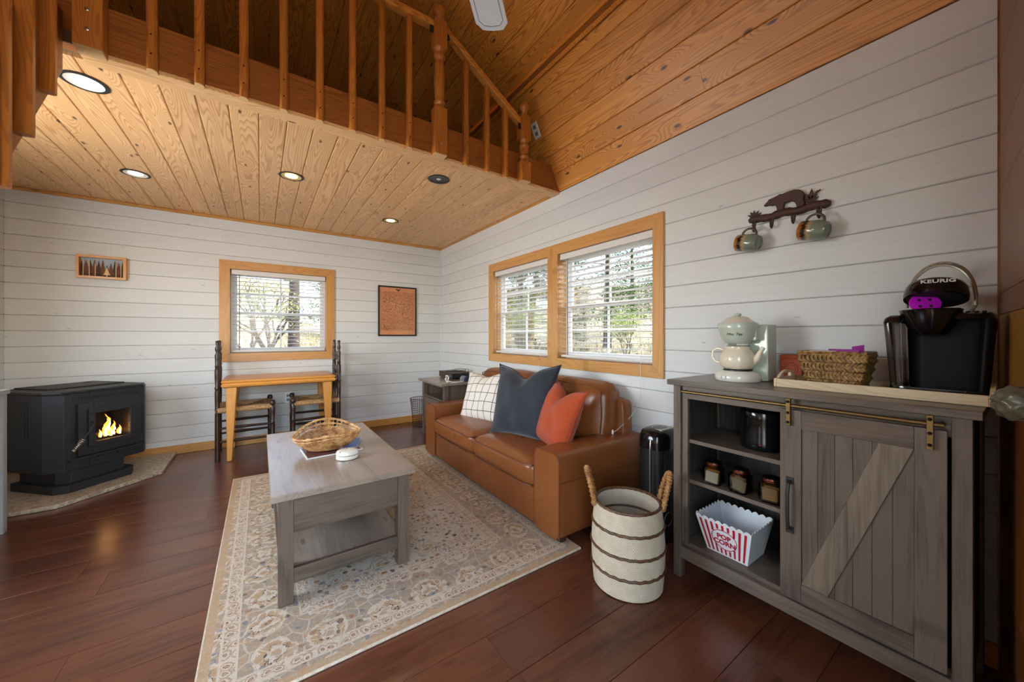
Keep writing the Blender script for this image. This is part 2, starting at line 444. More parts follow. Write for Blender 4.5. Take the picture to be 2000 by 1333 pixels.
# ------------------------------------------------------------ mesh helpers
class MB:
    def __init__(s):
        s.v, s.f = [], []
    def add(s, vs, fs):
        o = len(s.v)
        s.v += [tuple(p) for p in vs]
        s.f += [tuple(i + o for i in f) for f in fs]
        return s
    def box(s, x0, x1, y0, y1, z0, z1):
        return s.add([(x0, y0, z0), (x1, y0, z0), (x1, y1, z0), (x0, y1, z0), (x0, y0, z1), (x1, y0, z1), (x1, y1, z1), (x0, y1, z1)],
                     [(0, 3, 2, 1), (4, 5, 6, 7), (0, 1, 5, 4), (1, 2, 6, 5), (2, 3, 7, 6), (3, 0, 4, 7)])
    def hexa(s, lo, hi):
        """lo, hi: four points each, same order, counter-clockwise seen from above"""
        return s.add(list(lo) + list(hi), [(0, 3, 2, 1), (4, 5, 6, 7), (0, 1, 5, 4), (1, 2, 6, 5), (2, 3, 7, 6), (3, 0, 4, 7)])
    def prism(s, poly, to3, a, b):
        n = len(poly)
        vs = [to3(p[0], p[1], a) for p in poly] + [to3(p[0], p[1], b) for p in poly]
        fs = [tuple(range(n))[::-1], tuple(range(n, 2 * n))] + [(i, (i + 1) % n, n + (i + 1) % n, n + i) for i in range(n)]
        return s.add(vs, fs)
    def tube(s, pts, r, n=8, closed=False, squash=None):
        pts = [Vector(p) for p in pts]
        m = len(pts)
        rs = r if isinstance(r, (list, tuple)) else [r] * m
        vs, fs = [], []
        up = None
        for i, p in enumerate(pts):
            a = pts[(i - 1) % m] if closed or i > 0 else p
            b = pts[(i + 1) % m] if closed or i < m - 1 else p
            t = (b - a)
            if t.length < 1e-9:
                t = Vector((0, 0, 1))
            t.normalize()
            if up is None:
                up = Vector((0, 0, 1)) if abs(t.z) < .9 else Vector((1, 0, 0))
            side = t.cross(up)
            if side.length < 1e-6:
                side = t.cross(Vector((1, 0, 0)))
            side.normalize()
            up = side.cross(t).normalized()
            for k in range(n):
                an = 2 * math.pi * k / n
                vs.append(p + (side * math.cos(an) * (squash or 1) + up * math.sin(an)) * rs[i])
        seg = m if closed else m - 1
        for i in range(seg):
            j = (i + 1) % m
            for k in range(n):
                l = (k + 1) % n
                fs.append((i * n + k, i * n + l, j * n + l, j * n + k))
        if not closed:
            fs.append(tuple(range(n))[::-1])
            fs.append(tuple((m - 1) * n + k for k in range(n)))
        return s.add(vs, fs)
    def lathe(s, prof, n=24, c=(0, 0, 0), to3=None, sx=1.0, sy=1.0):
        """prof: (r, z) from bottom to top; closed where r is 0, else capped flat when cap"""
        c = Vector(c)
        vs, fs = [], []
        for (r, z) in prof:
            for k in range(n):
                a = 2 * math.pi * k / n
                p = Vector((r * math.cos(a) * sx, r * math.sin(a) * sy, z))
                vs.append(c + (to3(p) if to3 else p))
        m = len(prof)
        for i in range(m - 1):
            for k in range(n):
                l = (k + 1) % n
                fs.append((i * n + k, i * n + l, (i + 1) * n + l, (i + 1) * n + k))
        fs.append(tuple(range(n))[::-1])
        fs.append(tuple((m - 1) * n + k for k in range(n)))
        return s.add(vs, fs)
    def shell(s, prof, n=24, c=(0, 0, 0), to3=None, sx=1.0, sy=1.0):
        """closed ring profile (r, z) revolved: for open vessels"""
        c = Vector(c)
        m = len(prof)
        vs, fs = [], []
        for (r, z) in prof:
            for k in range(n):
                a = 2 * math.pi * k / n
                p = Vector((r * math.cos(a) * sx, r * math.sin(a) * sy, z))
                vs.append(c + (to3(p) if to3 else p))
        for i in range(m):
            j = (i + 1) % m
            for k in range(n):
                l = (k + 1) % n
                fs.append((i * n + k, i * n + l, j * n + l, j * n + k))
        return s.add(vs, fs)
    def grid(s, fn, nu, nv, wrap=False):
        vs = [fn(i / nu, j / nv) for j in range(nv + 1) for i in range(nu + (0 if wrap else 1))]
        w = nu if wrap else nu + 1
        fs = []
        for j in range(nv):
            for i in range(nu):
                i2 = (i + 1) % w
                fs.append((j * w + i, j * w + i2, (j + 1) * w + i2, (j + 1) * w + i))
        return s.add(vs, fs)
    def build(s, name, mat, parent=None, off=None, smooth=40, bevel=0, seg=2, sub=0):
        me = bpy.data.meshes.new(name)
        if off is None and parent is not None:
            off = parent.get('_o')
        if off is not None:
            ox, oy, oz = off
            vs = [(x - ox, y - oy, z - oz) for x, y, z in s.v]
        else:
            vs = s.v
        me.from_pydata(vs, [], s.f)
        me.validate()
        me.update()
        fix = bmesh.new()
        fix.from_mesh(me)
        bmesh.ops.recalc_face_normals(fix, faces=fix.faces)
        fix.to_mesh(me)
        fix.free()
        if smooth:
            me.shade_smooth()
            if smooth < 180:
                me.set_sharp_from_angle(angle=R(smooth))
        me.materials.append(mat if not isinstance(mat, str) else M[mat])
        o = bpy.data.objects.new(name, me)
        COL.objects.link(o)
        if parent is not None:
            o.parent = parent
            if parent.get('_o') is not None:
                o['_o'] = parent['_o']
        if bevel:
            b = o.modifiers.new('bevel', 'BEVEL')
            b.width = bevel
            b.segments = seg
            b.limit_method = 'ANGLE'
            b.angle_limit = R(30)
            me.shade_smooth()
            me.set_sharp_from_angle(angle=R(30))
            b.harden_normals = True
        if sub:
            m_ = o.modifiers.new('subsurf', 'SUBSURF')
            m_.levels = sub
            m_.render_levels = sub
        return o

def tag(o, label=None, cat=None, group=None, kind=None):
    if label: o['label'] = label
    if cat: o['category'] = cat
    if group: o['group'] = group
    if kind: o['kind'] = kind
    return o

def thing(name, label, cat, loc=(0, 0, 0), rotz=0, group=None, world=True):
    """an Empty at a thing's base; with world=True its parts are written in room coordinates"""
    o = bpy.data.objects.new(name, None)
    o.empty_display_size = .05
    COL.objects.link(o)
    o.location = loc
    o.rotation_euler = (0, 0, rotz)
    if world and rotz == 0:
        o['_o'] = tuple(loc)
    return tag(o, label, cat, group)

def bx(name, mat, parent, x0, x1, y0, y1, z0, z1, bevel=.002, **kw):
    return MB().box(x0, x1, y0, y1, z0, z1).build(name, mat, parent, bevel=bevel, **kw)

BOARD = {}
def board(parent, name, mat, L, W, T, origin, ux, uy, ch=.0035):
    """a plank: length along ux, width along uy, its face looking along ux x uy"""
    key = (round(L, 3), round(W, 4), round(T, 4), mat, ch)
    if key not in BOARD:
        a, b = L / 2, W / 2
        pr = [(-b, 0), (b, 0), (b, T - ch), (b - ch, T), (-b + ch, T), (-b, T - ch)]
        mb = MB().prism(pr, lambda p, q, s_: (s_, p, q), -a, a)
        me_o = mb.build(name, mat, None, smooth=0)
        BOARD[key] = me_o.data
        o = me_o
    else:
        o = bpy.data.objects.new(name, BOARD[key])
        COL.objects.link(o)
    ux, uy = Vector(ux).normalized(), Vector(uy).normalized()
    uz = ux.cross(uy)
    mt = Matrix(((ux.x, uy.x, uz.x, origin[0]), (ux.y, uy.y, uz.y, origin[1]), (ux.z, uy.z, uz.z, origin[2]), (0, 0, 0, 1)))
    if parent is not None:
        o.parent = parent
        if parent.get('_o') is not None:
            mt = Matrix.Translation(-Vector(parent['_o'])) @ mt
    o.matrix_local = mt
    return o

def text_mesh(name, body, size, mat, parent, origin, ux, uy, depth=.0008, align='CENTER', shear=0.0, width=1.0, bold=0.0):
    cu = bpy.data.curves.new(name, 'FONT')
    cu.body = body
    cu.size = size
    cu.align_x = align
    cu.align_y = 'CENTER'
    cu.extrude = depth
    cu.shear = shear
    cu.offset = bold
    cu.resolution_u = 3
    tmp = bpy.data.objects.new(name + '_tmp', cu)
    COL.objects.link(tmp)
    bpy.context.view_layer.update()
    me = bpy.data.meshes.new_from_object(tmp.evaluated_get(bpy.context.evaluated_depsgraph_get()))
    bpy.data.objects.remove(tmp)
    me.name = name
    for v in me.vertices:
        v.co.x *= width
    me.materials.clear()
    me.materials.append(M[mat])
    o = bpy.data.objects.new(name, me)
    COL.objects.link(o)
    ux, uy = Vector(ux).normalized(), Vector(uy).normalized()
    uz = ux.cross(uy).normalized()
    mt = Matrix(((ux.x, uy.x, uz.x, origin[0]), (ux.y, uy.y, uz.y, origin[1]), (ux.z, uy.z, uz.z, origin[2]), (0, 0, 0, 1)))
    o.parent = parent
    if parent.get('_o') is not None:
        mt = Matrix.Translation(-Vector(parent['_o'])) @ mt
    o.matrix_local = mt
    return o

def copy_tree(o, parent=None):
    c = o.copy()
    COL.objects.link(c)
    c.parent = parent
    for ch in o.children:
        copy_tree(ch, c)
    return c

# ------------------------------------------------------------ the room
XR, XL, YB, YF, ZC = 2.04, -1.67, 4.65, -.30, 2.317
ROW = .1287
TH = R(65)
CT, ST = math.cos(TH), math.sin(TH)
SL = .854                                    # length of the steep roof slope
XK, ZK = XR - SL * CT, ZC + SL * ST          # the break of the gambrel
XM = (XR + XL) / 2
T2 = R(27)
ZRIDGE = ZK + (XK - XM) * math.tan(T2)
S2 = (XK - XM) / math.cos(T2)

def structure(name, mb, mat, smooth=0):
    o = mb.build(name, mat, None, smooth=smooth)
    o['kind'] = 'structure'
    return o

floor = structure('floor', MB().box(XL, XR, YF, YB, -.12, -.012), 'concrete')
PW = .191
y = .975 - 7 * PW
row = 0
while y < YB:
    y0, y1 = max(y, YF), min(y + PW, YB)
    if y1 - y0 > .02:
        x = XL - random.uniform(0, 1.1)
        if abs(y - .975) < .01: x = .69 - 1.22 * 2
        if abs(y - (.975 + PW)) < .01: x = .89 - 1.22 * 3
        while x < XR:
            x0, x1 = max(x, XL), min(x + 1.22, XR)
            if x1 - x0 > .03:
                board(floor, 'plank', 'floor', x1 - x0 - .0012, y1 - y0 - .0012, .012, ((x0 + x1) / 2, (y0 + y1) / 2, -.012), (1, 0, 0), (0, 1, 0), .0012)
            x += 1.22
    y += PW
    row += 1

def wall_boards(parent, u0, u1, z1, to3, ux, openings, joints=True, z0=0.0, matname='whitewash'):
    """rows of horizontal boards on a wall; openings: (ua, ub, za, zb)"""
    rows = []
    k = 0
    z = .005 - ROW
    while z < z1:
        a, b = max(z, z0), min(z + ROW, z1)
        if b - a > .012:
            rows.append((a, b))
        z += ROW
    uz = Vector((0, 0, 1))
    for a, b in rows:
        segs = [(u0, u1, a, b)]
        for (ua, ub, za, zb) in openings:
            new = []
            for (p, q, c, d_) in segs:
                if ub <= p or ua >= q or zb <= c or za >= d_:
                    new.append((p, q, c, d_))
                    continue
                if p < ua: new.append((p, ua, c, d_))
                if ub < q: new.append((ub, q, c, d_))
                if c < za - .012: new.append((max(p, ua), min(q, ub), c, za))
                if d_ > zb + .012: new.append((max(p, ua), min(q, ub), zb, d_))
            segs = new
        for (p, q, c, d_) in segs:
            cuts = [p, q]
            if joints and q - p > 2.2 and random.random() < .55:
                cuts = [p, random.uniform(p + .6, q - .6), q]
            for s_, e_ in zip(cuts[:-1], cuts[1:]):
                board(parent, 'board', matname, e_ - s_ - .0008, d_ - c - .0015, .018, to3((s_ + e_) / 2, (c + d_) / 2), ux, uz if True else None, .004)

# window openings (clear inside the casing)
WB = (-.254, .62, .945, 1.803)               # back wall: x0, x1, z0, z1
WR1 = (2.384, 3.272, .937, 1.80)             # right wall, far one: y0, y1, z0, z1
WR2 = (1.37, 2.257, .937, 1.80)              # right wall, near one
def backing(name, u0, u1, z0, z1, ops, mk):
    mb = MB()
    us = sorted(ops)
    cur = u0
    for (a, b, c, d_) in us:
        mk(mb, cur, a, z0, z1)
        mk(mb, a, b, z0, c)
        mk(mb, a, b, d_, z1)
        cur = b
    mk(mb, cur, u1, z0, z1)
    return structure(name, mb, 'wall_back')
G = .03
ob = [(WB[0] - G, WB[1] + G, WB[2] - G, WB[3] + G)]
orr = [(WR2[0] - G, WR2[1] + G, WR2[2] - G, WR2[3] + G), (WR1[0] - G, WR1[1] + G, WR1[2] - G, WR1[3] + G)]
wall_back = backing('wall_back', XL - .15, XR + .15, -.12, ZC, ob, lambda mb, a, b, c, d_: mb.box(a, b, YB + .018, YB + .13, c, d_))
wall_boards(wall_back, XL, XR, ZC, lambda u, z: (u, YB + .018, z), (1, 0, 0), ob)
wall_right = backing('wall_right', YF - .12, YB + .13, -.12, ZC, orr, lambda mb, a, b, c, d_: mb.box(XR + .018, XR + .13, a, b, c, d_))
wall_boards(wall_right, YF, YB, ZC, lambda u, z: (XR + .018, u, z), (0, -1, 0), orr)
ol = [(1.5, 3.0, .9, 2.1)]  # opening added in the unseen left wall for the side fill lamp
wall_left = backing('wall_left', YF - .12, YB + .13, -.12, ZC, ol, lambda mb, a, b, c, d_: mb.box(XL - .13, XL - .018, a, b, c, d_))
wall_boards(wall_left, YF, YB, ZC, lambda u, z: (XL - .018, u, z), (0, 1, 0), ol, False)
of = [(-1.0, .30, -.12, 2.1)]
wall_front = backing('wall_front', XL - .15, XR + .15, -.12, ZC, of, lambda mb, a, b, c, d_: (mb.box(a, b, YF - .13, YF - .018, c, d_) if d_ > c else None))
wall_boards(wall_front, XL, XR, ZC, lambda u, z: (u, YF - .018, z), (-1, 0, 0), [(-1.0, .30, 0, 2.1)], False)

# gables above the walls
def gable(name, ya, yb_):
    poly = [(XL, ZC), (XR, ZC), (XK, ZK), (XM, ZRIDGE), (2 * XM - XK, ZK)]
    return structure(name, MB().prism(poly, lambda a, b, c: (a, c, b), ya, yb_), 'pine')
gable('wall_gable_back', YB + .001, YB + .1)
gable('wall_gable_front', YF - .1, YF - .001)

# board ceiling under the loft
ceil_loft = structure('ceiling_loft', MB().box(XL, XR, 2.30, YB, ZC + .018, ZC + .12), 'wall_back')
LB = .1305
k = math.floor((XL + .008) / LB)
x = -.008 + k * LB
while x < XR - .01:
    a, b = max(x, XL), min(x + LB, XR)
    if b - a > .01:
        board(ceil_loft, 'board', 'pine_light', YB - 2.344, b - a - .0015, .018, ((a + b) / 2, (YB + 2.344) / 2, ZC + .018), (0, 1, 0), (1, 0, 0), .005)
    x += LB
# gambrel ceiling: steep and shallow slopes, right and left
def slope(name, p0, dirv, length, ux, bw, y0=YF, y1=YB):
    n = round(length / bw)
    w = length / n
    nrm = Vector(ux).cross(Vector(dirv))
    back = -nrm
    q = [Vector((p0[0], 0, p0[1])) + back * .018, Vector((p0[0], 0, p0[1])) + Vector(dirv) * length + back * .018]
    e = back * .08
    mb = MB()
    mb.hexa([(q[0].x, y0, q[0].z), (q[1].x, y0, q[1].z), (q[1].x, y1, q[1].z), (q[0].x, y1, q[0].z)],
            [(v.x, yy, v.z) for v, yy in ((q[0] + e, y0), (q[1] + e, y0), (q[1] + e, y1), (q[0] + e, y1))])
    par = structure(name, mb, 'wall_back')
    for i in range(n):
        c = Vector((p0[0], 0, p0[1])) + Vector(dirv) * (w * (i + .5)) + back * .018
        cuts = [y0, y1]
        if random.random() < .6:
            cuts = [y0, random.uniform(1.0, 4.0), y1]
        if name == 'ceiling_slope_right' and i == 1: cuts = [y0, 1.02, y1]
        for a, b in zip(cuts[:-1], cuts[1:]):
            board(par, 'board', 'pine', b - a - .001, w - .0015, .018, (c.x, (a + b) / 2, c.z), ux, dirv, .004)
slope('ceiling_slope_right', (XR, ZC), (-CT, 0, ST), SL, (0, -1, 0), .134)
slope('ceiling_upper_right', (XK, ZK), (-math.cos(T2), 0, math.sin(T2)), S2, (0, -1, 0), .134)
slope('ceiling_slope_left', (XL, ZC), (CT, 0, ST), SL, (0, 1, 0), .134)
slope('ceiling_upper_left', (2 * XM - XK, ZK), (math.cos(T2), 0, math.sin(T2)), S2, (0, 1, 0), .134)

def strut(name, mat, L, W, T, origin, ux, uy, kind='structure', ch=.003, parent=None):
    o = board(parent, name, mat, L, W, T, origin, ux, uy, ch)
    if kind: o['kind'] = kind
    return o
# trim strips: break of the roof, wall head, corner, baseboards, beam
tb = MB()
ux, dn = Vector((-CT, 0, ST)), Vector((-ST, 0, -CT))
t1 = structure('trim_1', MB().box(XK - .016, XK + .002, YF, YB, ZK - .075, ZK - .004), 'pine')
for i, dz in enumerate((-.058, -.043, -.028)):
    b_ = MB().box(XK - .020 + 0 * i, XK - .014, YF, YB, ZK + dz, ZK + dz + .009).build('bead', 'pine_beam', t1, smooth=0)
strut('trim_2', 'pine_trim', XR - XL, .024, .022, (XM, YB, ZC - .012), (1, 0, 0), (0, 0, 1))
strut('trim_3', 'pine_trim', YB - 2.25, .016, .012, (XR, (YB + 2.25) / 2, ZC - .008), (0, -1, 0), (0, 0, 1))
structure('trim_4', MB().box(XR - .014, XR, YB - .014, YB, .0, ZC - .02), 'whitewash')
strut('baseboard_back', 'pine_trim', XR - XL, .082, .014, (XM, YB, .041), (1, 0, 0), (0, 0, 1))
strut('baseboard_right', 'pine_trim', YB - YF, .082, .014, (XR, (YB + YF) / 2, .041), (0, -1, 0), (0, 0, 1))
strut('baseboard_left', 'pine_trim', YB - YF, .082, .014, (XL, (YB + YF) / 2, .041), (0, 1, 0), (0, 0, 1))
beam = structure('trim_5', MB().prism([(XL, ZC), (XR, ZC), (XR - .2 * CT / ST, ZC + .2), (XL, ZC + .2)], lambda a, b, c: (a, c, b), 2.25, 2.30), 'pine_beam')
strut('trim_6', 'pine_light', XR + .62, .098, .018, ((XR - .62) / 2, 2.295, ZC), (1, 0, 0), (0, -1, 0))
bx('bracket', 'steel', beam, -.66, -.625, 2.245, 2.25, ZC + .0, ZC + .05, .001)

# ------------------------------------------------------------ windows
def window(name, u0, u1, z0, z1, to, ux, c0=.087, c1=.087, cb=.085, ct=.086):
    """to(u, z, d): u along the wall, d inwards(+)/outwards(-) from the wall face"""
    w = bpy.data.objects.new(name, None)
    COL.objects.link(w)
    w.location = to((u0 + u1) / 2, z0, 0)
    w['kind'] = 'structure'
    w['_o'] = tuple(w.location)
    def bar(nm, mat, a, b, c, d_, e, f, par=w, bev=.0015):
        p = [to(a, c, e), to(b, d_, f)]
        xs, ys, zs = zip(*p)
        return bx(nm, mat, par, min(xs), max(xs), min(ys), max(ys), min(zs), max(zs), bev)
    def casing(poly):
        mb = MB().prism(poly, lambda a, b, c: to(a, b, c), 0.0005, .018)
        return mb.build('casing', M['casing_h'] if abs(poly[1][0] - poly[0][0]) > abs(poly[2][1] - poly[1][1]) else M['casing_v'], w, bevel=.002)
    casing([(u0 - c0, z0 - cb), (u1 + c1, z0 - cb), (u1, z0), (u0, z0)])
    casing([(u0, z1), (u1, z1), (u1 + c1, z1 + ct), (u0 - c0, z1 + ct)])
    casing([(u0 - c0, z0 - cb), (u0, z0), (u0, z1), (u0 - c0, z1 + ct)])
    casing([(u1, z0), (u1 + c1, z0 - cb), (u1 + c1, z1 + ct), (u1, z1)])
    # wooden reveal
    dp = -.095
    bar('jamb', 'casing_v', u0 - .012, u0, z0 - .012, z1 + .012, 0, dp)
    bar('jamb', 'casing_v', u1, u1 + .012, z0 - .012, z1 + .012, 0, dp)
    bar('sill', 'casing_h', u0, u1, z0 - .012, z0, 0, dp)
    bar('head_jamb', 'casing_h', u0, u1, z1, z1 + .012, 0, dp)
    # white frame and two sashes with glazing bars
    fa, fb = -.082, -.125
    fw = .028
    bar('frame_bar', 'white_pvc', u0, u0 + fw, z0, z1, fa, fb)
    bar('frame_bar', 'white_pvc', u1 - fw, u1, z0, z1, fa, fb)
    bar('frame_bar', 'white_pvc', u0 + fw, u1 - fw, z0, z0 + fw, fa, fb)
    bar('frame_bar', 'white_pvc', u0 + fw, u1 - fw, z1 - fw, z1, fa, fb)
    zm = 1.357
    for nm, a, b, da, db in (('upper_sash', zm - .012, z1 - fw, -.106, -.122), ('lower_sash', z0 + fw, zm + .02, -.086, -.104)):
        s_ = bar(nm, 'white_pvc', u0 + fw, u1 - fw, b - .026, b, da, db)
        for (p, q, c, d_) in ((u0 + fw, u1 - fw, a, a + .026), (u0 + fw, u0 + fw + .024, a + .026, b - .026), (u1 - fw - .024, u1 - fw, a + .026, b - .026)):
            bar('sash_rail', 'white_pvc', p, q, c, d_, da, db, s_)
        um, zmm = (u0 + u1) / 2, (a + b) / 2
        bar('glazing_bar', 'white_pvc', um - .008, um + .008, a + .026, b - .026, da - .004, db + .004, s_)
        bar('glazing_bar', 'white_pvc', u0 + fw + .024, u1 - fw - .024, zmm - .008, zmm + .008, da - .005, db + .005, s_)
        dmid = (da + db) / 2
        for (p, q) in ((u0 + fw + .02, um), (um, u1 - fw - .02)):
            for (c, d_) in ((a + .022, zmm), (zmm, b - .022)):
                bar('pane', 'glass', p, q, c, d_, dmid - .001, dmid + .001, s_, 0)
    return w
M['casing_h'] = timber('casing_across', (208, 154, 92), (176, 118, 60), (110, 62, 22), axis='X', rough=.32, knots=.3, var=.04, ring=16, contrast=.7)
M['casing_y'] = timber('casing_along', (208, 154, 92), (176, 118, 60), (110, 62, 22), axis='Y', rough=.32, knots=.3, var=.04, ring=16, contrast=.7)
M['casing_v'] = timber('casing_upright', (208, 154, 92), (176, 118, 60), (110, 62, 22), axis='Z', rough=.32, knots=.3, var=.04, ring=16, contrast=.7)
window('window_1', *WB, lambda u, z, d_: (u, YB - d_, z), None)
_h = M['casing_h']
M['casing_h'] = M['casing_y']
window('window_2', *WR1, lambda u, z, d_: (XR - d_, u, z), None, c0=.0635, c1=.087, cb=.08)
window('window_3', *WR2, lambda u, z, d_: (XR - d_, u, z), None, c0=.075, c1=.0630, cb=.08)
M['casing_h'] = _h

def blind(label, u0, u1, z0, z1, to, wand_at, cord_at, tilt, flip, tail=None):
    t = thing('window_blind', label, 'blind', to((u0 + u1) / 2, z1 - .001, -.04), 0, 'white horizontal blinds')
    def bar(nm, a, b, c, d_, e, f, bev=.001, mat='blind', par=t):
        p = [to(a, c, e), to(b, d_, f)]
        xs, ys, zs = zip(*p)
        return bx(nm, mat, par, min(xs), max(xs), min(ys), max(ys), min(zs), max(zs), bev)
    g = .008
    bar('headrail', u0 + g, u1 - g, z1 - .05, z1 - .002, -.005, -.062, .003)
    bar('bottom_rail', u0 + g + .004, u1 - g - .004, z0 + .012, z0 + .03, -.015, -.062, .003)
    n = 19
    top, bot = z1 - .075, z0 + .052
    for i in range(n):
        z = top + (bot - top) * i / (n - 1)
        mb = MB()
        prof = []
        for k in range(5):
            q = -1 + k / 2
            prof.append((q * .023, .0025 * (1 - q * q) + q * .023 * tilt))
        prof2 = prof + [(a, b - .0022) for a, b in prof[::-1]]
        mb.prism(prof2, lambda a, b, c: to(c, z + b, -.036 + a), u0 + g + .006, u1 - g - .006)
        mb.build('slat', 'blind', t, smooth=30)
    for f in (.14, .5, .86):
        u = u0 + (u1 - u0) * f
        for d_ in (-.0125, -.0595):
            MB().tube([to(u, z1 - .05, d_), to(u, z0 + .03, d_)], .0008, 5).build('ladder_cord', 'cord', t)
    MB().tube([to(wand_at, z1 - .05, -.004), to(wand_at, z1 - .12, -.003), to(wand_at, z0 + .03, -.004)], .004, 6).build('tilt_wand', 'cable_grey', t)
    if tail:
        cm = MB().tube([to(*p) for p in tail], .0016, 6)
        c_ = cm.build('pull_cord', 'cord', t)
        e = tail[-1]
        MB().lathe([(.003, 0), (.008, .006), (.009, .018), (.004, .03)], 10, to(e[0], e[1] - .012, e[2])).build('cord_tassel', 'white_gloss', c_)
    return t
blind('white slatted blind over the table, in the back wall window', *WB, lambda u, z, d_: (u, YB - d_, z), WB[0] + .075, WB[1] - .1, .04, 1)
blind('white slatted blind of the far side window, left of the pair', *WR1, lambda u, z, d_: (XR - d_, u, z), WR1[1] - .05, 2.5, .10, -1,
      [(2.49, 1.75, .006), (2.49, 1.2, .008), (2.492, .93, .012), (2.495, .80, .035), (2.49, .78, .04)])
blind('white slatted blind of the near side window, with a cord trailing to the sofa arm', *WR2, lambda u, z, d_: (XR - d_, u, z), WR2[1] - .10, 1.47, .10, -1,
      [(1.47, 1.72, .006), (1.47, 1.2, .008), (1.455, .93, .02), (1.445, .86, .03), (1.45, .72, .03), (1.47, .64, .05), (1.50, .57, .10), (1.52, .52, .17), (1.53, .506, .20)])
for nm_, a_, b_ in (('ceiling_eave_right', XR + .0195, XR + .22), ('ceiling_eave_left', XL - .22, XL - .0195)):
    structure(nm_, MB().box(a_, b_, YF - .1, YB + .1, ZC - .04, ZC + .16), 'wall_back')
structure('ceiling_ridge', MB().box(XM - .2, XM + .2, YF, YB, ZRIDGE + .01, ZRIDGE + .12), 'wall_back')

# ------------------------------------------------------------ door at the camera's right, ajar
hx, hy = 2.005, .046
dr = thing('door_1', None, None, (hx, hy, 0), R(180) + math.atan2(.092, .80), world=False)
dr['kind'] = 'structure'
M['finger_a'] = timber('finger_joint_amber', (140, 84, 32), (100, 56, 18), (60, 30, 12), axis='Z', rough=.4, knots=.2)
M['finger_b'] = timber('finger_joint_brown', (122, 70, 32), (84, 44, 18), (60, 30, 12), axis='Z', rough=.4, knots=.2)
M['finger_c'] = timber('finger_joint_yellow', (160, 116, 52), (124, 84, 34), (60, 30, 12), axis='Z', rough=.4, knots=.2)
zs = [.01, .35, .62, .93, 1.19, 1.26, 1.60, 1.76, 2.02, 2.25]
for i in range(len(zs) - 1):
    MB().box(.0, .80, -.02, .02, zs[i] + .0006, zs[i + 1] - .0006).build('block', ('finger_b', 'finger_a', 'finger_b', 'finger_c', 'finger_b', 'finger_a', 'finger_a', 'finger_b', 'finger_a')[i], dr, bevel=.002)
# door knob (its neck, rose and rough glass ball), on the room side of the leaf
ty = lambda p: Vector((p.x, -p.z, p.y))
kn = MB().lathe([(.03, 0), (.03, .006), (.012, .01), (.010, .03)], 16, (.765, -.02, .985), ty).build('door_knob', 'iron', dr)
def knobby(u, v):
    a, b = 2 * math.pi * u, math.pi * v
    r = .034 + .004 * math.sin(7 * a) * math.sin(6 * b)
    return (.765 + r * math.sin(b) * math.cos(a), -.062 + r * math.cos(b) * .9, .985 + r * math.sin(b) * math.sin(a))
M['knob_glass'] = speckle('mottled_knob', (88, 84, 66), .25, .6, 60, .4)
MB().grid(knobby, 36, 18, True).build('knob_ball', 'knob_glass', kn, smooth=180)
structure('trim_7', MB().box(hx, XR, -.30, hy + .0245, 0, 2.30), 'finger_a')

# ------------------------------------------------------------ loft railing and stair

rail = thing('loft_railing', 'orange pine railing with flat balusters along the loft edge', 'railing', (.6, 2.2, 2.29))
def baluster(parent, x, z0, z1, y0=2.208, y1=2.25, w=.036):
    b = MB()
    pr = [(-w / 2, y1), (w / 2, y1), (w / 2, y0 + .012), (w / 4, y0 + .002), (0, y0), (-w / 4, y0 + .002), (-w / 2, y0 + .012)]
    b.prism(pr, lambda p, q, s_: (x + p, q, s_), z0, z1)
    o = b.build('baluster', 'pine_rail', parent, smooth=30)
    MB().prism([(p * .98, q + .0003) for p, q in pr], lambda p, q, s_: (x + p, q, s_), z0 - .003, z0).build('end_grain', 'pine_end', o, smooth=0)
    for z in (z0 + .065, z0 + .15):
        MB().lathe([(.0035, 0), (.0035, .002)], 8, (x, y0 - .0005, z), lambda p: Vector((p.x, -p.z, p.y))).build('screw', 'screw', o)
    return o
for x in (-.395, -.235, -.068, .099, .266, .433, .597, .764):
    baluster(rail, x, 2.295, 3.115)
for x, zt in ((1.161, 3.025), (1.327, 2.905), (1.487, 2.80)):
    baluster(rail, x, 2.29, zt)
def newel(parent, x, z0, zb, zs_, zt, w=.082, y0=2.178, y1=2.25, ball=True):
    yc = (y0 + y1) / 2
    o = bx('newel_post', 'pine_rail', parent, x - w / 2, x + w / 2, y0, y1, z0, zb, .004)
    bx('newel_block', 'pine_rail', o, x - w / 2, x + w / 2, y0, y1, zs_, zt, .004)
    r = w / 2
    L = zs_ - zb
    pr = [(r * .98, zb), (r * .8, zb + .012), (r * .62, zb + .02), (r * .86, zb + .034), (r * .86, zb + .044), (r * .62, zb + .056), (r * .72, zb + .075),
          (r * .80, zb + L * .35), (r * .84, zb + L * .55), (r * .74, zb + L * .76), (r * .60, zs_ - .07), (r * .92, zs_ - .052), (r * .92, zs_ - .04), (r * .66, zs_ - .025), (r * .8, zs_ - .012), (r * .98, zs_)]
    MB().lathe(pr, 20, (x, yc, 0)).build('turned_shaft', 'pine_rail', o, smooth=50)
    if ball:
        MB().lathe([(r * .7, zt), (r * .9, zt + .012), (r * .5, zt + .024), (r * .55, zt + .03), (r * .95, zt + .055), (r * 1.0, zt + .075), (r * .8, zt + .10), (r * .3, zt + .115)], 20, (x, yc, 0)).build('finial', 'pine_rail', o, smooth=60)
    MB().box(x - w / 2 + .002, x + w / 2 - .002, y0 + .002, y1, z0 - .003, z0).build('end_grain', 'pine_end', o)
    for z in (z0 + .07, z0 + .15):
        MB().lathe([(.008, 0), (.008, .003), (.004, .005)], 10, (x, y0, z), lambda p: Vector((p.x, -p.z, p.y))).build('bolt', 'steel', o)
    return o
newel(rail, .958, 2.296, 2.60, 2.985, 3.165, .085)
newel(rail, 1.645, 2.292, 2.44, 2.605, 2.785, .085)
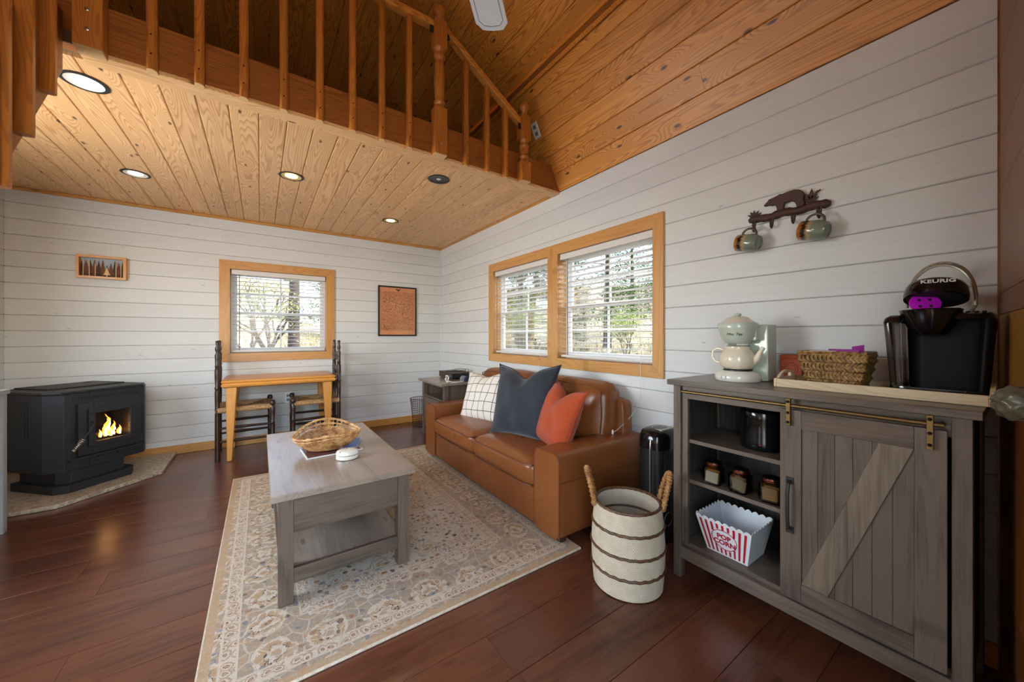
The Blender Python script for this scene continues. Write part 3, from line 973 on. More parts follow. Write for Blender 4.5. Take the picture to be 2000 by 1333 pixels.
newel(rail, -.575, 2.29, 2.60, 2.985, 3.165, .085)
def bar_between(name, mat, parent, a, b, w, h, bevel=.006):
    a, b = Vector(a), Vector(b)
    d_ = (b - a).normalized()
    s_ = d_.cross(Vector((0, 0, 1))).normalized() * w / 2
    u = s_.cross(d_).normalized() * h / 2
    lo = [a - s_ - u, a + s_ - u, b + s_ - u, b - s_ - u]
    hi = [p + 2 * u for p in lo]
    return MB().hexa(lo, hi).build(name, mat, parent, bevel=bevel)
bar_between('handrail', 'pine', rail, (-.535, 2.222, 3.135), (.918, 2.222, 3.135), .055, .04)
bar_between('handrail', 'pine', rail, (.99, 2.222, 3.142), (1.612, 2.222, 2.732), .055, .04)
for x, z in ((.90, 3.10), (1.012, 3.10), (1.595, 2.705)):
    bx('rail_bracket', 'iron', rail, x - .012, x + .012, 2.196, 2.204, z - .03, z + .012, .001)

st = thing('loft_stair', 'steep pine stair with hanging balusters going down from the loft, at left edge', 'stair', (-.95, 1.6, .0))
s0, s1 = (2.24, 2.30), (.42, .0)             # stringer centre line (y, z) top and foot
for xs in (-.70, -1.38):
    mb = MB().prism([(2.25, 2.44), (2.25, 2.20), (.62, .0), (.40, .0), (2.06, 2.44)][0:5], lambda a, b, c: (c, a, b), xs, xs + .04)
    mb.build('stringer', 'pine_stair', st, bevel=.003)
for i in range(9):
    f = (i + .6) / 9.6
    yy, zz = .55 + (2.17 - .55) * f, .02 + 2.32 * f
    bx('tread', 'pine_stair', st, -1.34, -.70, yy - .09, yy + .09, zz - .03, zz, .004)
for (yy, zb) in ((2.075, 2.02), (1.915, 1.79), (1.775, 1.57), (1.70, 1.395), (1.58, 1.22), (1.44, 1.03)):
    mb = MB()
    w = .036
    pr = [(-w / 2, -.66), (w / 2, -.66), (w / 2, -.635), (w / 4, -.625), (-w / 4, -.625), (-w / 2, -.635)]
    mb.prism(pr, lambda p, q, s_: (q, yy + p, s_), zb, zb + 1.0)
    o = mb.build('baluster', 'pine_rail', st, smooth=30)
bar_between('handrail', 'pine_stair', st, (-.645, 2.14, 3.06), (-.645, 1.36, 1.93), .05, .045)

# ------------------------------------------------------------ recessed ceiling lights
def downlight(x, y, label, can, bulb, energy, color):
    t = thing('recessed_light', label, 'ceiling light', (x, y, ZC), 0, 'recessed lights under the loft')
    MB().shell([(.078, ZC), (.066, ZC - .001), (.066, ZC - .005), (.082, ZC - .004)], 32, (x, y, 0)).build('trim_ring', 'iron', t)
    MB().shell([(.0658, ZC - .0048), (.062, ZC - .0030), (.050, ZC - .0016), (.0, ZC - .0012), (.0, ZC - .0003), (.066, ZC - .0003)], 32, (x, y, 0)).build('reflector', can, t, smooth=60)
    kb = 1.0 if energy else .42
    MB().lathe([(.004, ZC - .0062), (.026 * kb, ZC - .0055), (.040 * kb, ZC - .0030), (.042 * kb, ZC - .0014)], 20, (x, y, 0)).build('bulb', bulb, t, smooth=60)
    if energy:
        lamp('recessed_lamp', 'SPOT', (x, y, ZC - .012), energy, color, (0, 0, 0), spot_size=R(140), spot_blend=.8, shadow_soft_size=.05)
    return t
WARM = (1, .80, .55)
downlight(-.681, 2.547, 'lit white recessed light behind the stair balusters, nearest the loft edge', 'can_white', 'bulb_white', 7, (1, .9, .75))
downlight(-.755, 3.767, 'lit pale recessed light above the black stove', 'can_white', 'bulb_white', 7, (1, .9, .75))
downlight(.189, 3.164, 'lit yellow recessed light in the middle of the loft ceiling', 'can_gold', 'bulb_warm', 7, WARM)
downlight(1.115, 2.586, 'unlit black recessed light near the loft beam', 'can_black', 'bulb_off', 0, WARM)
downlight(1.105, 3.797, 'lit yellow recessed light nearest the back right corner', 'can_gold', 'bulb_warm', 7, WARM)

# ------------------------------------------------------------ ceiling fan (one blade reaches into view)
FX, FY, FZ = .40, .90, 2.47
fan = thing('ceiling_fan', 'white ceiling fan blade with a grooved panel reaching into the top edge', 'ceiling fan', (FX, FY, FZ))
zr = ZK + (XK - FX) * math.tan(T2)
MB().tube([(FX, FY, FZ + .10), (FX, FY, zr - .005)], .012, 10).build('downrod', 'fan_white', fan)
MB().lathe([(.05, FZ - .05), (.10, FZ - .03), (.11, FZ + .02), (.08, FZ + .09), (.03, FZ + .11)], 28, (FX, FY, 0)).build('motor', 'fan_white', fan, smooth=50)
MB().lathe([(.02, FZ - .15), (.07, FZ - .13), (.09, FZ - .09), (.06, FZ - .05)], 24, (FX, FY, 0)).build('fill_bowl', glow('fan_fill_bowl', (255, 246, 228), 0.9), fan, smooth=60)  # unseen glowing bowl, added to the fan as fill light
for i in range(5):
    a = R(46 + 72 * i)
    c_, s_ = math.cos(a), math.sin(a)
    def loc3(r, w, z): return (FX + r * c_ - w * s_, FY + r * s_ + w * c_, FZ + z + w * .12)
    pts = [(.17, -.045), (.30, -.062), (.60, -.07), (.635, -.045), (.64, 0), (.635, .045), (.60, .07), (.30, .062), (.17, .045)]
    b = MB().prism(pts, lambda p, q, r: loc3(p, q, r), -.004, .004).build('blade', 'fan_white', fan, bevel=.002)
    inn = [(.20, -.030), (.30, -.045), (.585, -.052), (.61, -.034), (.615, 0), (.61, .034), (.585, .052), (.30, .045), (.20, .030)]
    MB().tube([loc3(p, q, -.0045) for p, q in inn], .0016, 5, True).build('groove', 'fan_edge', b)
    MB().tube([loc3(.06, 0, 0), loc3(.2, 0, -.008)], .012, 6).build('blade_arm', 'fan_white', fan)

# ------------------------------------------------------------ rug
M['rug'] = rug_mat()
rg = thing('area_rug', 'faded oriental rug in cream, tan and blue-grey under the coffee table', 'rug', (.605, 2.45, 0), world=False)
def rugf(u, v):
    return ((u - .5) * 2 * RUG_HX, (v - .5) * 2 * RUG_HY, .011 + .0007 * math.sin(u * 40) * math.sin(v * 55))
mb = MB().grid(rugf, 50, 70)
mb.build('pile', 'rug', rg)
MB().box(-RUG_HX, RUG_HX, -RUG_HY, RUG_HY, .001, .0095).build('backing', 'rope', rg)
pts = [(-RUG_HX, -RUG_HY, .006), (RUG_HX, -RUG_HY, .006), (RUG_HX, RUG_HY, .006), (-RUG_HX, RUG_HY, .006)]
for a, b in zip(pts, pts[1:] + pts[:1]):
    MB().tube([a, b], .0055, 8).build('bound_edge', 'rope', rg)

# ------------------------------------------------------------ coffee table
ct_ = thing('coffee_table', 'grey barnwood coffee table with lower shelf on the rug', 'table', (.33, 2.3, .012))
bx('table_top', 'barn_top', ct_, .032, .627, 1.735, 2.865, .447, .475, .003)
for x0 in (.058, .545):
    for y0 in (1.75, 2.795):
        bx('leg', 'barn_v', ct_, x0, x0 + .055, y0, y0 + .055, .012, .447, .002)
for y0 in (1.758, 2.822):
    bx('apron', 'barn', ct_, .113, .545, y0, y0 + .02, .30, .447, .001)
    bx('shelf_rail', 'barn', ct_, .113, .545, y0, y0 + .02, .09, .152, .001)
for x0 in (.064, .572):
    bx('apron', 'barn_y', ct_, x0, x0 + .022, 1.805, 2.795, .30, .447, .001)
    bx('shelf_rail', 'barn_y', ct_, x0, x0 + .022, 1.805, 2.795, .09, .128, .001)
bx('shelf', 'barn_top', ct_, .086, .572, 1.778, 2.822, .128, .150, .001)

# ------------------------------------------------------------ sofa
sofa = thing('leather_sofa', 'cognac leather two-seat sofa under the side windows', 'sofa', (1.65, 2.34, .03))
def puff(name, x0, x1, y0, y1, z0, z1, bulge=(.02, .01, .03), rad=.045, n=14, parent=None, lean=0.0, mat='leather'):
    """a stuffed cushion: a rounded, domed block"""
    cx, cy, cz = (x0 + x1) / 2, (y0 + y1) / 2, (z0 + z1) / 2
    hx_, hy_, hz_ = (x1 - x0) / 2, (y1 - y0) / 2, (z1 - z0) / 2
    bm = bmesh.new()
    bmesh.ops.create_cube(bm, size=2)
    bmesh.ops.subdivide_edges(bm, edges=bm.edges[:], cuts=n, use_grid_fill=True)
    vs = []
    for v in bm.verts:
        p = v.co.copy()
        def rnd(a, h):
            s_ = abs(a) * h
            return s_
        q = Vector((p.x * hx_, p.y * hy_, p.z * hz_))
        inner = Vector((max(-hx_ + rad, min(hx_ - rad, q.x)), max(-hy_ + rad, min(hy_ - rad, q.y)), max(-hz_ + rad, min(hz_ - rad, q.z))))
        d_ = q - inner
        if d_.length > 1e-6:
            q = inner + d_.normalized() * min(d_.length, rad)
        bxm = (1 - p.y ** 2) * (1 - p.z ** 2)
        bym = (1 - p.x ** 2) * (1 - p.z ** 2)
        bzm = (1 - p.x ** 4) * (1 - p.y ** 4)
        q.x += bulge[0] * p.x * bxm
        q.y += bulge[1] * p.y * bym
        q.z += bulge[2] * p.z * bzm * (1 if p.z > 0 else .25)
        q.x += lean * (q.z + hz_)
        v.co = q + Vector((cx, cy, cz))
    mb = MB()
    bm.verts.index_update()
    mb.add([v.co for v in bm.verts], [[v.index for v in f.verts] for f in bm.faces])
    bm.free()
    return mb.build(name, mat, parent, smooth=180)
def piping(parent, pts, r=.0045, mat='leather_seam', closed=False):
    return MB().tube(pts, r, 6, closed).build('piping', mat, parent)
bx('base', 'leather', sofa, 1.288, 1.99, 1.625, 3.055, .045, .255, .012, seg=3)
def arm(y0, y1):
    a = MB()
    x0, x1, z0, z1 = 1.28, 2.02, .035, .497
    n = 10
    def f(u, v):
        s_ = v * 2 * math.pi
        # rounded rectangle cross-section in y-z
        e = .28
        yy = math.copysign(abs(math.cos(s_)) ** e, math.cos(s_))
        zz = math.copysign(abs(math.sin(s_)) ** e, math.sin(s_))
        k = 1 - .02 * (abs(u - .5) * 2) ** 8
        return (x0 + (x1 - x0) * u, (y0 + y1) / 2 + yy * (y1 - y0) / 2 * k, (z0 + z1) / 2 + zz * (z1 - z0) / 2 * k)
    a.grid(f, 16, 64)
    sec = [f(0, j / 64) for j in range(64)]
    a.add(sec, [tuple(range(64))])
    sec = [f(1, j / 64) for j in range(64)]
    a.add(sec, [tuple(range(64))])
    o = a.build('arm', 'leather', sofa, smooth=60)
    pts = [f(.004, j / 64) for j in range(0, 33)]
    pts = [(x - .001, yy, zz) for x, yy, zz in pts]
    pts = [(pts[0][0], pts[0][1], .05)] + pts + [(pts[-1][0], pts[-1][1], .05)]
    piping(o, pts, .004)
    return o
ar = arm(1.415, 1.627)
MB().tube([(1.285, 1.4135, .345), (2.015, 1.4135, .332)], .0022, 6).build('stitched_seam', 'leather_seam', ar)
arm(3.055, 3.268)
for y0, y1 in ((1.632, 2.338), (2.345, 3.052)):
    c_ = puff('seat_cushion', 1.262, 1.80, y0, y1, .25, .392, (.012, .004, .032), .04, parent=sofa)
    z1 = .379
    piping(c_, [(1.30, y0 + .002, z1 + .008), (1.272, y0 + .012, z1), (1.256, y0 + .06, z1 - .004), (1.250, (y0 + y1) / 2, z1 - .002), (1.256, y1 - .06, z1 - .004), (1.272, y1 - .012, z1), (1.30, y1 - .002, z1 + .008)], .0045)
    piping(c_, [(1.272, y0 + .012, .262), (1.256, y0 + .06, .262), (1.250, (y0 + y1) / 2, .262), (1.256, y1 - .06, .262), (1.272, y1 - .012, .262)], .004)
for y0, y1 in ((1.56, 2.335), (2.345, 3.12)):
    c_ = puff('back_cushion', 1.74, 1.95, y0, y1, .40, .80, (.045, .015, .018), .075, parent=sofa, lean=.12)
    z1, lx = .775, .045
    piping(c_, [(1.775, y0 + .02, .45), (1.762 + lx * .5, y0 + .012, .62), (1.795, y0 + .03, z1 - .01), (1.80, y0 + .1, z1 + .012), (1.785, (y0 + y1) / 2, z1 + .022), (1.80, y1 - .1, z1 + .012), (1.795, y1 - .03, z1 - .01), (1.762 + lx * .5, y1 - .012, .62), (1.775, y1 - .02, .45)], .0045)
bk = puff('back_frame', 1.895, 2.022, 1.50, 3.19, .05, .715, (.0, .01, .012), .05, parent=sofa)
for x in (1.31, 1.94):
    for y_ in (1.44, 3.20):
        MB().hexa([(x, y_, .012 if x < 1.4 and y_ > 1.43 else .0)] * 0 or [(x + .01, y_ + .005, .0125), (x + .045, y_ + .005, .0125), (x + .045, y_ + .04, .0125), (x + .01, y_ + .04, .0125)],
                  [(x, y_, .045), (x + .055, y_, .045), (x + .055, y_ + .05, .045), (x, y_ + .05, .045)]).build('foot', 'walnut', sofa)

def pillow(name, label, mat, seam, loc, rot, w, h, t, dent=.0, ears=.0, seed=1, skew=0.0):
    o_ = thing(name, label, 'pillow', loc, 0, world=False)
    o_.rotation_euler = rot
    rr = random.Random(seed)
    ph = [rr.uniform(0, 6) for _ in range(8)]
    n = 30
    def edge(u, v):
        # u, v in -1..1 -> outline with pinched sides and pulled corners
        x = u * w / 2 * (1 - .07 * (1 - v * v) ** 1 * abs(u) ** 3)
        z = v * h / 2 * (1 - .07 * (1 - u * u) * abs(v) ** 3)
        if v > -1:
            z -= dent * math.exp(-((u + .02) / .34) ** 2) * max(0, (v + .15) / 1.15) ** 2
        x += ears * u * abs(u) ** 5 * abs(v) ** 5
        z += ears * v * abs(u) ** 5 * abs(v) ** 5
        return x + skew * v * h / 2, z
    def side(sgn):
        def f(a, b):
            u, v = a * 2 - 1, b * 2 - 1
            x, z = edge(u, v)
            th = t / 2 * (max(0, 1 - abs(u) ** 2.6) ** .62) * (max(0, 1 - abs(v) ** 2.6) ** .62)
            th *= 1 - .55 * (dent > 0) * math.exp(-((u + .02) / .22) ** 2) * max(0, v) ** 1.3
            env = (1 - u * u) * (1 - v * v)
            th += env * (.006 * math.sin(7 * u + 3 * v + ph[0]) + .005 * math.sin(5 * v - 6 * u + ph[1]) + .004 * math.sin(13 * u * v + ph[2]))
            th += .012 * abs(u * v) ** 2 * math.sin(9 * (u - v) + ph[3]) * env ** .5
            return (x, sgn * th, z)
        return f
    mb = MB().grid(side(-1), n, n)
    mb.grid(side(1), n, n)
    me = mb.build('cover', mat, o_, smooth=180)
    bm = bmesh.new()
    bm.from_mesh(me.data)
    bmesh.ops.remove_doubles(bm, verts=bm.verts, dist=.0005)
    bmesh.ops.recalc_face_normals(bm, faces=bm.faces)
    bm.to_mesh(me.data)
    bm.free()
    k = 24
    loop = [edge(-1 + 2 * i / k, -1) for i in range(k)] + [edge(1, -1 + 2 * i / k) for i in range(k)] + [edge(1 - 2 * i / k, 1) for i in range(k)] + [edge(-1, 1 - 2 * i / k) for i in range(k)]
    MB().tube([(x, 0, z) for x, z in loop], .0035, 6, True).build('seam', seam, o_, smooth=60)
    return o_
pillow('throw_pillow', 'cream pillow with thin black windowpane checks, at the far end of the sofa', 'plaid', 'rope', (1.60, 2.72, .595), (R(-24), R(-4), R(-78)), .54, .44, .15, .03, .02, 1, -.08)
pillow('throw_pillow', 'large slate blue velvet pillow in the middle of the sofa', 'navy', 'navy_seam', (1.555, 2.10, .648), (R(-15), R(-2), R(-76)), .54, .51, .20, .075, .02, 4, .0)
pillow('throw_pillow', 'rust orange linen pillow beside the near sofa arm', 'rustlinen', 'rust_seam', (1.565, 1.735, .605), (R(-20), R(4), R(-106)), .42, .41, .17, .08, .02, 9, .02)

# ------------------------------------------------------------ dining table by the back window
dt = thing('dining_table', 'small honey oak table with moulded edge under the back window', 'table', (.17, 4.34, 0))
tp = MB()
prof = [(0, .735), (.004, .742), (.012, .748), (.03, .750)]
x0, x1, y0, y1 = -.288, .631, 4.06, 4.625
lay = [(.030, .655), (.006, .668), (.0, .684), (.012, .696), (.006, .704), (.0, .712), (.006, .722), (.035, .728)]
for (i0, z0), (i1, z1) in zip(lay[:-1], lay[1:]):
    pass
rings = [[(x0 + i, y0 + i, z), (x1 - i, y0 + i, z), (x1 - i, y1 - i, z), (x0 + i, y1 - i, z)] for i, z in lay]
vs = [p for r_ in rings for p in r_]
fs = [(3, 2, 1, 0), tuple(4 * (len(lay) - 1) + k for k in range(4))]
for j in range(len(lay) - 1):
    for k in range(4):
        fs.append((4 * j + k, 4 * j + (k + 1) % 4, 4 * j + 4 + (k + 1) % 4, 4 * j + 4 + k))
tp.add(vs, fs).build('table_top', 'oak', dt, smooth=25)
for sx, lx in ((1, -.255), (-1, .60)):
    for sy, ly in ((1, 4.085), (-1, 4.60)):
        X = lambda d_: lx + sx * d_
        Y = lambda d_: ly + sy * d_
        lo = [(X(.008), Y(.008), 0), (X(.045), Y(.008), 0), (X(.045), Y(.045), 0), (X(.008), Y(.045), 0)]
        hi = [(X(.0), Y(.0), .665), (X(.082), Y(.0), .665), (X(.082), Y(.082), .665), (X(.0), Y(.082), .665)]
        MB().hexa(lo, hi).build('leg', 'oak_v', dt, bevel=.008)

def post_profile(h):
    pr = [(.019, 0), (.019, .42)]
    z = .45
    pr += [(.017, z), (.021, z + .01), (.017, z + .02), (.0195, z + .10), (.0195, z + .17), (.016, z + .19), (.021, z + .20), (.021, z + .21), (.016, z + .22), (.020, z + .30),
           (.0205, z + .36), (.016, z + .39), (.021, z + .40), (.016, z + .41), (.018, z + .46), (.0195, z + .50), (.011, z + .52), (.017, z + .545), (.018, z + .56), (.011, z + .58), (.015, z + .62), (.008, z + .628)]
    return pr
def chair(label, loc, rot):
    """ladder-back chair, front along +x, seat width along y; origin under the middle of the seat"""
    c_ = thing('ladderback_chair', label, 'chair', loc, rot, 'ladderback chairs at the small table', world=False)
    bd, fd, hw = -.205, .205, .20
    for s_ in (-1, 1):
        MB().lathe(post_profile(1.07), 14, (bd, s_ * hw * .93, 0)).build('back_post', 'walnut', c_, smooth=40)
        fp = [(.019, 0), (.019, .15), (.022, .155), (.019, .16), (.021, .28), (.016, .285), (.022, .295), (.016, .305), (.021, .40), (.021, .455), (.017, .46), (.024, .475), (.022, .50), (.012, .51)]
        MB().lathe(fp, 14, (fd, s_ * hw, 0)).build('front_leg', 'walnut', c_, smooth=40)
        for z in (.17, .29):
            MB().tube([(bd, s_ * hw * .93, z), (0, s_ * hw * .97, z + .002), (fd, s_ * hw, z)], [.009, .014, .009], 8).build('stretcher', 'walnut', c_)
    for x, z in ((fd, .20), (fd, .31), (bd, .23)):
        MB().tube([(x, -hw, z), (x, 0, z), (x, hw, z)], [.009, .014, .009], 8).build('stretcher', 'walnut', c_)
    for z in (.60, .76, .91):
        mb = MB()
        def slat(u, v):
            w_ = (u - .5) * 2
            return (bd - .012 * (1 - w_ * w_), w_ * hw * .93, z + (v - .5) * (.06 + .03 * (1 - w_ * w_)))
        mb.grid(slat, 14, 2)
        o = mb.build('back_slat', 'walnut', c_)
        m_ = o.modifiers.new('solid', 'SOLIDIFY')
        m_.thickness = .008
    # woven rush seat: four wedges of cords
    seat = MB()
    zc, n = .45, 13
    for (ax, ay, bx_, by) in ((bd, -hw, fd, -hw), (fd, -hw, fd, hw), (fd, hw, bd, hw), (bd, hw, bd, -hw)):
        for i in range(n):
            f = i / n
            p = Vector((ax, ay, 0)).lerp(Vector((bx_, by, 0)), 0)
            q = Vector((bx_, by, 0))
            a = Vector((ax * (1 - f), ay * (1 - f), zc + .018 - .016 * f ** 2))
            b = Vector((bx_ * (1 - f), by * (1 - f), zc + .018 - .016 * f ** 2))
            seat.tube([a, b], .0085, 6)
    so = seat.build('rush_seat', 'rush', c_)
    so['kind'] = 'stuff'
    for (a, b) in (((bd, -hw), (fd, -hw)), ((fd, -hw), (fd, hw)), ((fd, hw), (bd, hw)), ((bd, hw), (bd, -hw))):
        MB().tube([(a[0], a[1], zc), (b[0], b[1], zc)], .02, 8).build('seat_rail', 'rush', c_)
    return c_
chair('dark ladderback chair with woven rush seat at the left end of the oak table', (-.118, 4.345, 0), R(2))
chair('dark ladderback chair with woven rush seat at the right end of the oak table', (.475, 4.345, 0), R(178))
# ------------------------------------------------------------ hearth and stove (set across the corner)
hp = thing('hearth_pad', 'speckled granite hearth slab under the black stove', 'hearth', (-1.2, 4.2, 0))
MB().prism([(-1.652, 3.606), (-1.085, 3.606), (-.652, 4.033), (-.652, 4.634), (-1.652, 4.634)], lambda a, b, c: (a, b, c), .001, .028).build('slab', 'granite', hp, bevel=.004)
stv = thing('pellet_stove', 'black metal pellet stove with a burning fire behind its glass door', 'stove', (-1.085, 3.822, .028), R(45), world=False)
Z0 = -.028
def sb(name, mat, x0, x1, y0, y1, z0, z1, par=stv, bev=.003):
    return bx(name, mat, par, x0, x1, y0, y1, z0 + Z0, z1 + Z0, bev)
# body with chamfered front corners, hollow behind the door glass
def poly(x0, x1, y0, y1, ch): return [(x0 + ch * .8, y0), (x1 - ch * .8, y0), (x1, y0 + ch), (x1, y1), (x0, y1), (x0, y0 + ch)]
fx0, fx1 = -.034, .434
P2 = lambda a, b, c: (a, b, c + Z0)
body = poly(fx0 - .065, fx1 + .065, 0, .50, .08)
mb = MB().prism([(fx0 - .065, .08), (fx0, 0.0), (.10, 0.0), (.10, .22), (.335, .22), (.335, 0), (fx1, 0), (fx1 + .065, .08), (fx1 + .065, .50), (fx0 - .065, .50)], P2, .18, .722)
mb.build('body', 'black_metal', stv, bevel=.003)
sb('lower_front', 'black_metal', .10, .335, .0, .22, .18, .34)
sb('upper_front', 'black_metal', .10, .335, .0, .22, .575, .722)
MB().prism(poly(-.118, .518 - .05, -.022, .53, .07), P2, .722, .738).build('top_plate', 'black_metal', stv, bevel=.004)
sb('hopper_lid', 'black_metal', -.02, .42, .18, .50, .738, .748)
for x in (.02, .33):
    MB().lathe([(.025, .748 + Z0), (.025, .752 + Z0), (.012, .755 + Z0)], 14, (x, .42, 0)).build('lid_latch', 'iron', stv)
for i in range(26):
    x = .008 + i * .0150
    sb('vent_slot', 'black_matt', x, x + .008, -.0012, .001, .662, .690, bev=0)
for i in range(9):
    for dx in (0, .03):
        mbx = MB().box(fx0 - .0665, fx0 - .0645, .20 + dx, .206 + dx, .42 + i * .028 + Z0, .44 + i * .028 + Z0)
        mbx.build('side_slot', 'black_matt', stv, smooth=0)
dr_ = sb('door', 'black_metal', .028, .399, -.03, -.002, .275, .640)
# the door is a frame round the glass: built of four bars
bpy.data.objects.remove(dr_)
dr_ = sb('door', 'black_metal', .028, .11, -.022, -.001, .275, .642)
for a, b, c, e in ((.322, .399, .275, .642), (.11, .322, .275, .354), (.11, .322, .563, .642)):
    sb('door_rail', 'black_metal', a, b, -.022, -.001, c, e, dr_)
for a, b, c, e in ((.075, .351, .562, .600), (.075, .351, .322, .356), (.075, .112, .356, .562), (.320, .351, .356, .562)):
    sb('glass_frame', 'black_metal', a, b, -.036, -.022, c, e, dr_)
sb('door_glass', 'glass', .11, .322, -.018, -.016, .354, .563, dr_, 0)
for z in (.305, .60):
    MB().lathe([(.008, z - .02 + Z0), (.008, z + .02 + Z0)], 10, (.406, -.014, 0)).build('hinge', 'iron', dr_)
hd = MB().tube([(.085, -.036, .506 + Z0), (.078, -.085, .505 + Z0), (.045, -.10, .455 + Z0), (.005, -.10, .40 + Z0)], .005, 8).build('door_handle', 'iron', dr_)
sp = []
for i in range(90):
    f = i / 89
    a = f * 2 * math.pi * 9
    r_ = .0125 * (1 - .35 * f)
    c_ = Vector((.008, -.10, .405 + Z0)).lerp(Vector((-.045, -.10, .335 + Z0)), f)
    sp.append(c_ + Vector((.8, 0, -.6)) * r_ * math.cos(a) + Vector((0, 1, 0)) * r_ * math.sin(a))
MB().tube(sp, .0035, 6).build('coil_grip', 'steel', stv)
sb('ash_ledge', 'black_metal', -.02, .414, -.035, .0, .252, .264)
for x in (.15, .26):
    MB().lathe([(.008, 0), (.008, .012)], 10, (x, -.001, .235 + Z0), lambda p: Vector((p.x, -p.z, p.y))).build('latch_knob', 'iron', stv)
MB().prism(poly(-.03, .36, .03, .42, .06), P2, .085, .18).build('pedestal', 'black_metal', stv, bevel=.003)
MB().prism(poly(-.06, .40, .0, .45, .06), P2, .029, .085).build('plinth', 'black_metal', stv, bevel=.003)
# fire: charred logs and flames
for (a, b) in (((.13, .12, .372), (.31, .10, .375)), ((.15, .17, .375), (.29, .06, .39))):
    MB().tube([(a[0], a[1], a[2] + Z0), (b[0], b[1], b[2] + Z0)], .016, 8).build('log', 'iron', stv)
rf = random.Random(3)
fl = [(x_ + .035, y2 - .045, h2, w2 * .85) for x_, y2, h2, w2 in [(.212, .12, .165, .030), (.185, .10, .10, .024), (.24, .11, .105, .024), (.265, .09, .07, .02), (.155, .10, .06, .018), (.275, .12, .045, .014), (.205, .08, .075, .018)]]
for i, (x, y_, h_, w_) in enumerate(fl):
    for sc_, mt, dy in ((1, 'flame', 0), (.55, 'flame_core', -.008)):
        pr = []
        for k in range(9):
            f = k / 8
            pr.append((max(.0006, w_ * sc_ * (math.sin(math.pi * min(1, .18 + f * .82)) ** 1.2) * (1 - f * .55)), .362 + f * h_ * (.5 + .5 * sc_) + Z0))
        wob = rf.uniform(0, 6)
        m2 = MB().lathe(pr, 10, (x, y_ + dy, 0), lambda p: Vector((p.x + .012 * math.sin((p.z) * 70 + wob) * (p.z - .33) * 8, p.y * .5, p.z)))
        m2.build('flame', mt, stv, smooth=60)
lamp('fire_light', 'POINT', (-1.085 + .22 * .707 - .06 * .707, 3.822 + .22 * .707 + .06 * .707, .45), .25, (1, .5, .15), shadow_soft_size=.03)
# power cord behind
bk = thing('black_bucket', 'small black bucket beside the stove, at the left edge', 'bucket', (-1.44, 3.73, .028))
MB().shell([(.070, .03), (.085, .24), (.092, .245), (.088, .25), (.080, .24), (.066, .036), (.0, .036), (.0, .03)], 24, (-1.44, 3.73, 0)).build('pail', 'black_satin', bk, smooth=50)
MB().tube([(-1.44 + .09 * math.cos(a), 3.73, .235 - .06 * math.sin(a)) for a in [math.pi * i / 12 for i in range(13)]], .003, 6).build('bail_handle', 'iron', bk)

gt = thing('grey_side_counter', 'grey counter corner with a pale upright leg at the left edge', 'counter', (-1.42, 2.9, 0))
M['grey_paint'] = speckle('grey_paint', (150, 152, 150), .5, .08, 30, 0)
bx('counter_top', 'grey_paint', gt, -1.655, -1.185, 2.35, 3.365, .79, .815, .003)
for x in (-1.65, -1.235):
    for y_ in (2.36, 3.32):
        bx('leg', 'grey_paint', gt, x, x + .04, y_, y_ + .04, 0, .79, .002)
bx('apron', 'grey_paint', gt, -1.61, -1.235, 3.325, 3.345, .70, .79, .001)
bx('foot_rail', 'grey_paint', gt, -1.61, -1.235, 3.33, 3.35, .12, .16, .001)

# ------------------------------------------------------------ pictures
mp = thing('map_picture', 'copper-coloured engraved map in a thin black frame, right of the back window', 'picture', (1.44, YB - .011, 1.437))
def fr(par, mat, x0, x1, z0, z1, w, d0, d1):
    for a, b, c, e in ((x0, x1, z0, z0 + w), (x0, x1, z1 - w, z1), (x0, x0 + w, z0 + w, z1 - w), (x1 - w, x1, z0 + w, z1 - w)):
        bx('frame_bar', mat, par, a, b, YB - d1, YB - d0, c, e, .001)
fr(mp, 'iron', 1.197, 1.684, 1.121, 1.753, .018, .001, .022)
MB().box(1.213, 1.668, YB - .014, YB - .010, 1.137, 1.737).build('map_sheet', 'copper_map', mp, smooth=0)
M['ink'] = plain('dark_ink', (52, 28, 20), .6)
eg = [(-.035, .012), (-.02, .016), (-.008, .008), (0, .014), (.008, .008), (.022, .016), (.036, .010), (.018, .0), (.006, -.004), (.010, -.016), (-.008, -.014), (-.006, -.003), (-.018, .0)]
MB().prism(eg, lambda a, b, c: (1.445 + a, c, 1.705 + b), YB - .0152, YB - .0142).build('eagle_emblem', 'ink', mp, smooth=0)
text_mesh('map_title', 'Territory', .022, 'ink', mp, (1.30, YB - .0148, 1.245), (1, 0, 0), (0, 0, 1), .0004)
text_mesh('map_title', 'of ARIZONA', .022, 'ink', mp, (1.312, YB - .0148, 1.219), (1, 0, 0), (0, 0, 1), .0004)
fp = thing('forest_picture', 'wooden shadow-box of layered pine trees above the stove', 'picture', (-1.134, YB - .02, 1.716))
fr(fp, 'oak', -1.284, -.983, 1.618, 1.816, .020, .001, .042)
M['forest_sky'] = plain('forest_sky', (176, 186, 196), .7)
M['forest_dark'] = plain('forest_dark', (70, 44, 30), .7)
M['forest_mid'] = plain('forest_mid', (112, 62, 40), .7)
M['forest_pale'] = plain('forest_pale', (222, 184, 132), .6)
MB().box(-1.266, -1.001, YB - .006, YB - .003, 1.636, 1.798).build('sky_panel', 'forest_sky', fp, smooth=0)
rf = random.Random(5)
def fir(x, z0, h_, w_, d0, mat):
    pts = [(0, h_)]
    n = 5
    for i in range(n):
        f = (i + 1) / n
        pts += [(w_ * f * .5, h_ * (1 - f * .82)), (w_ * f * .28, h_ * (1 - f * .80))]
    pts += [(.003, h_ * .16), (.003, 0)]
    pl = pts + [(-a, b) for a, b in pts[::-1][:-1]]
    MB().prism(pl, lambda a, b, c: (x + a, c, z0 + b), YB - d0 - .002, YB - d0).build('tree_cutout', mat, fp, smooth=0)
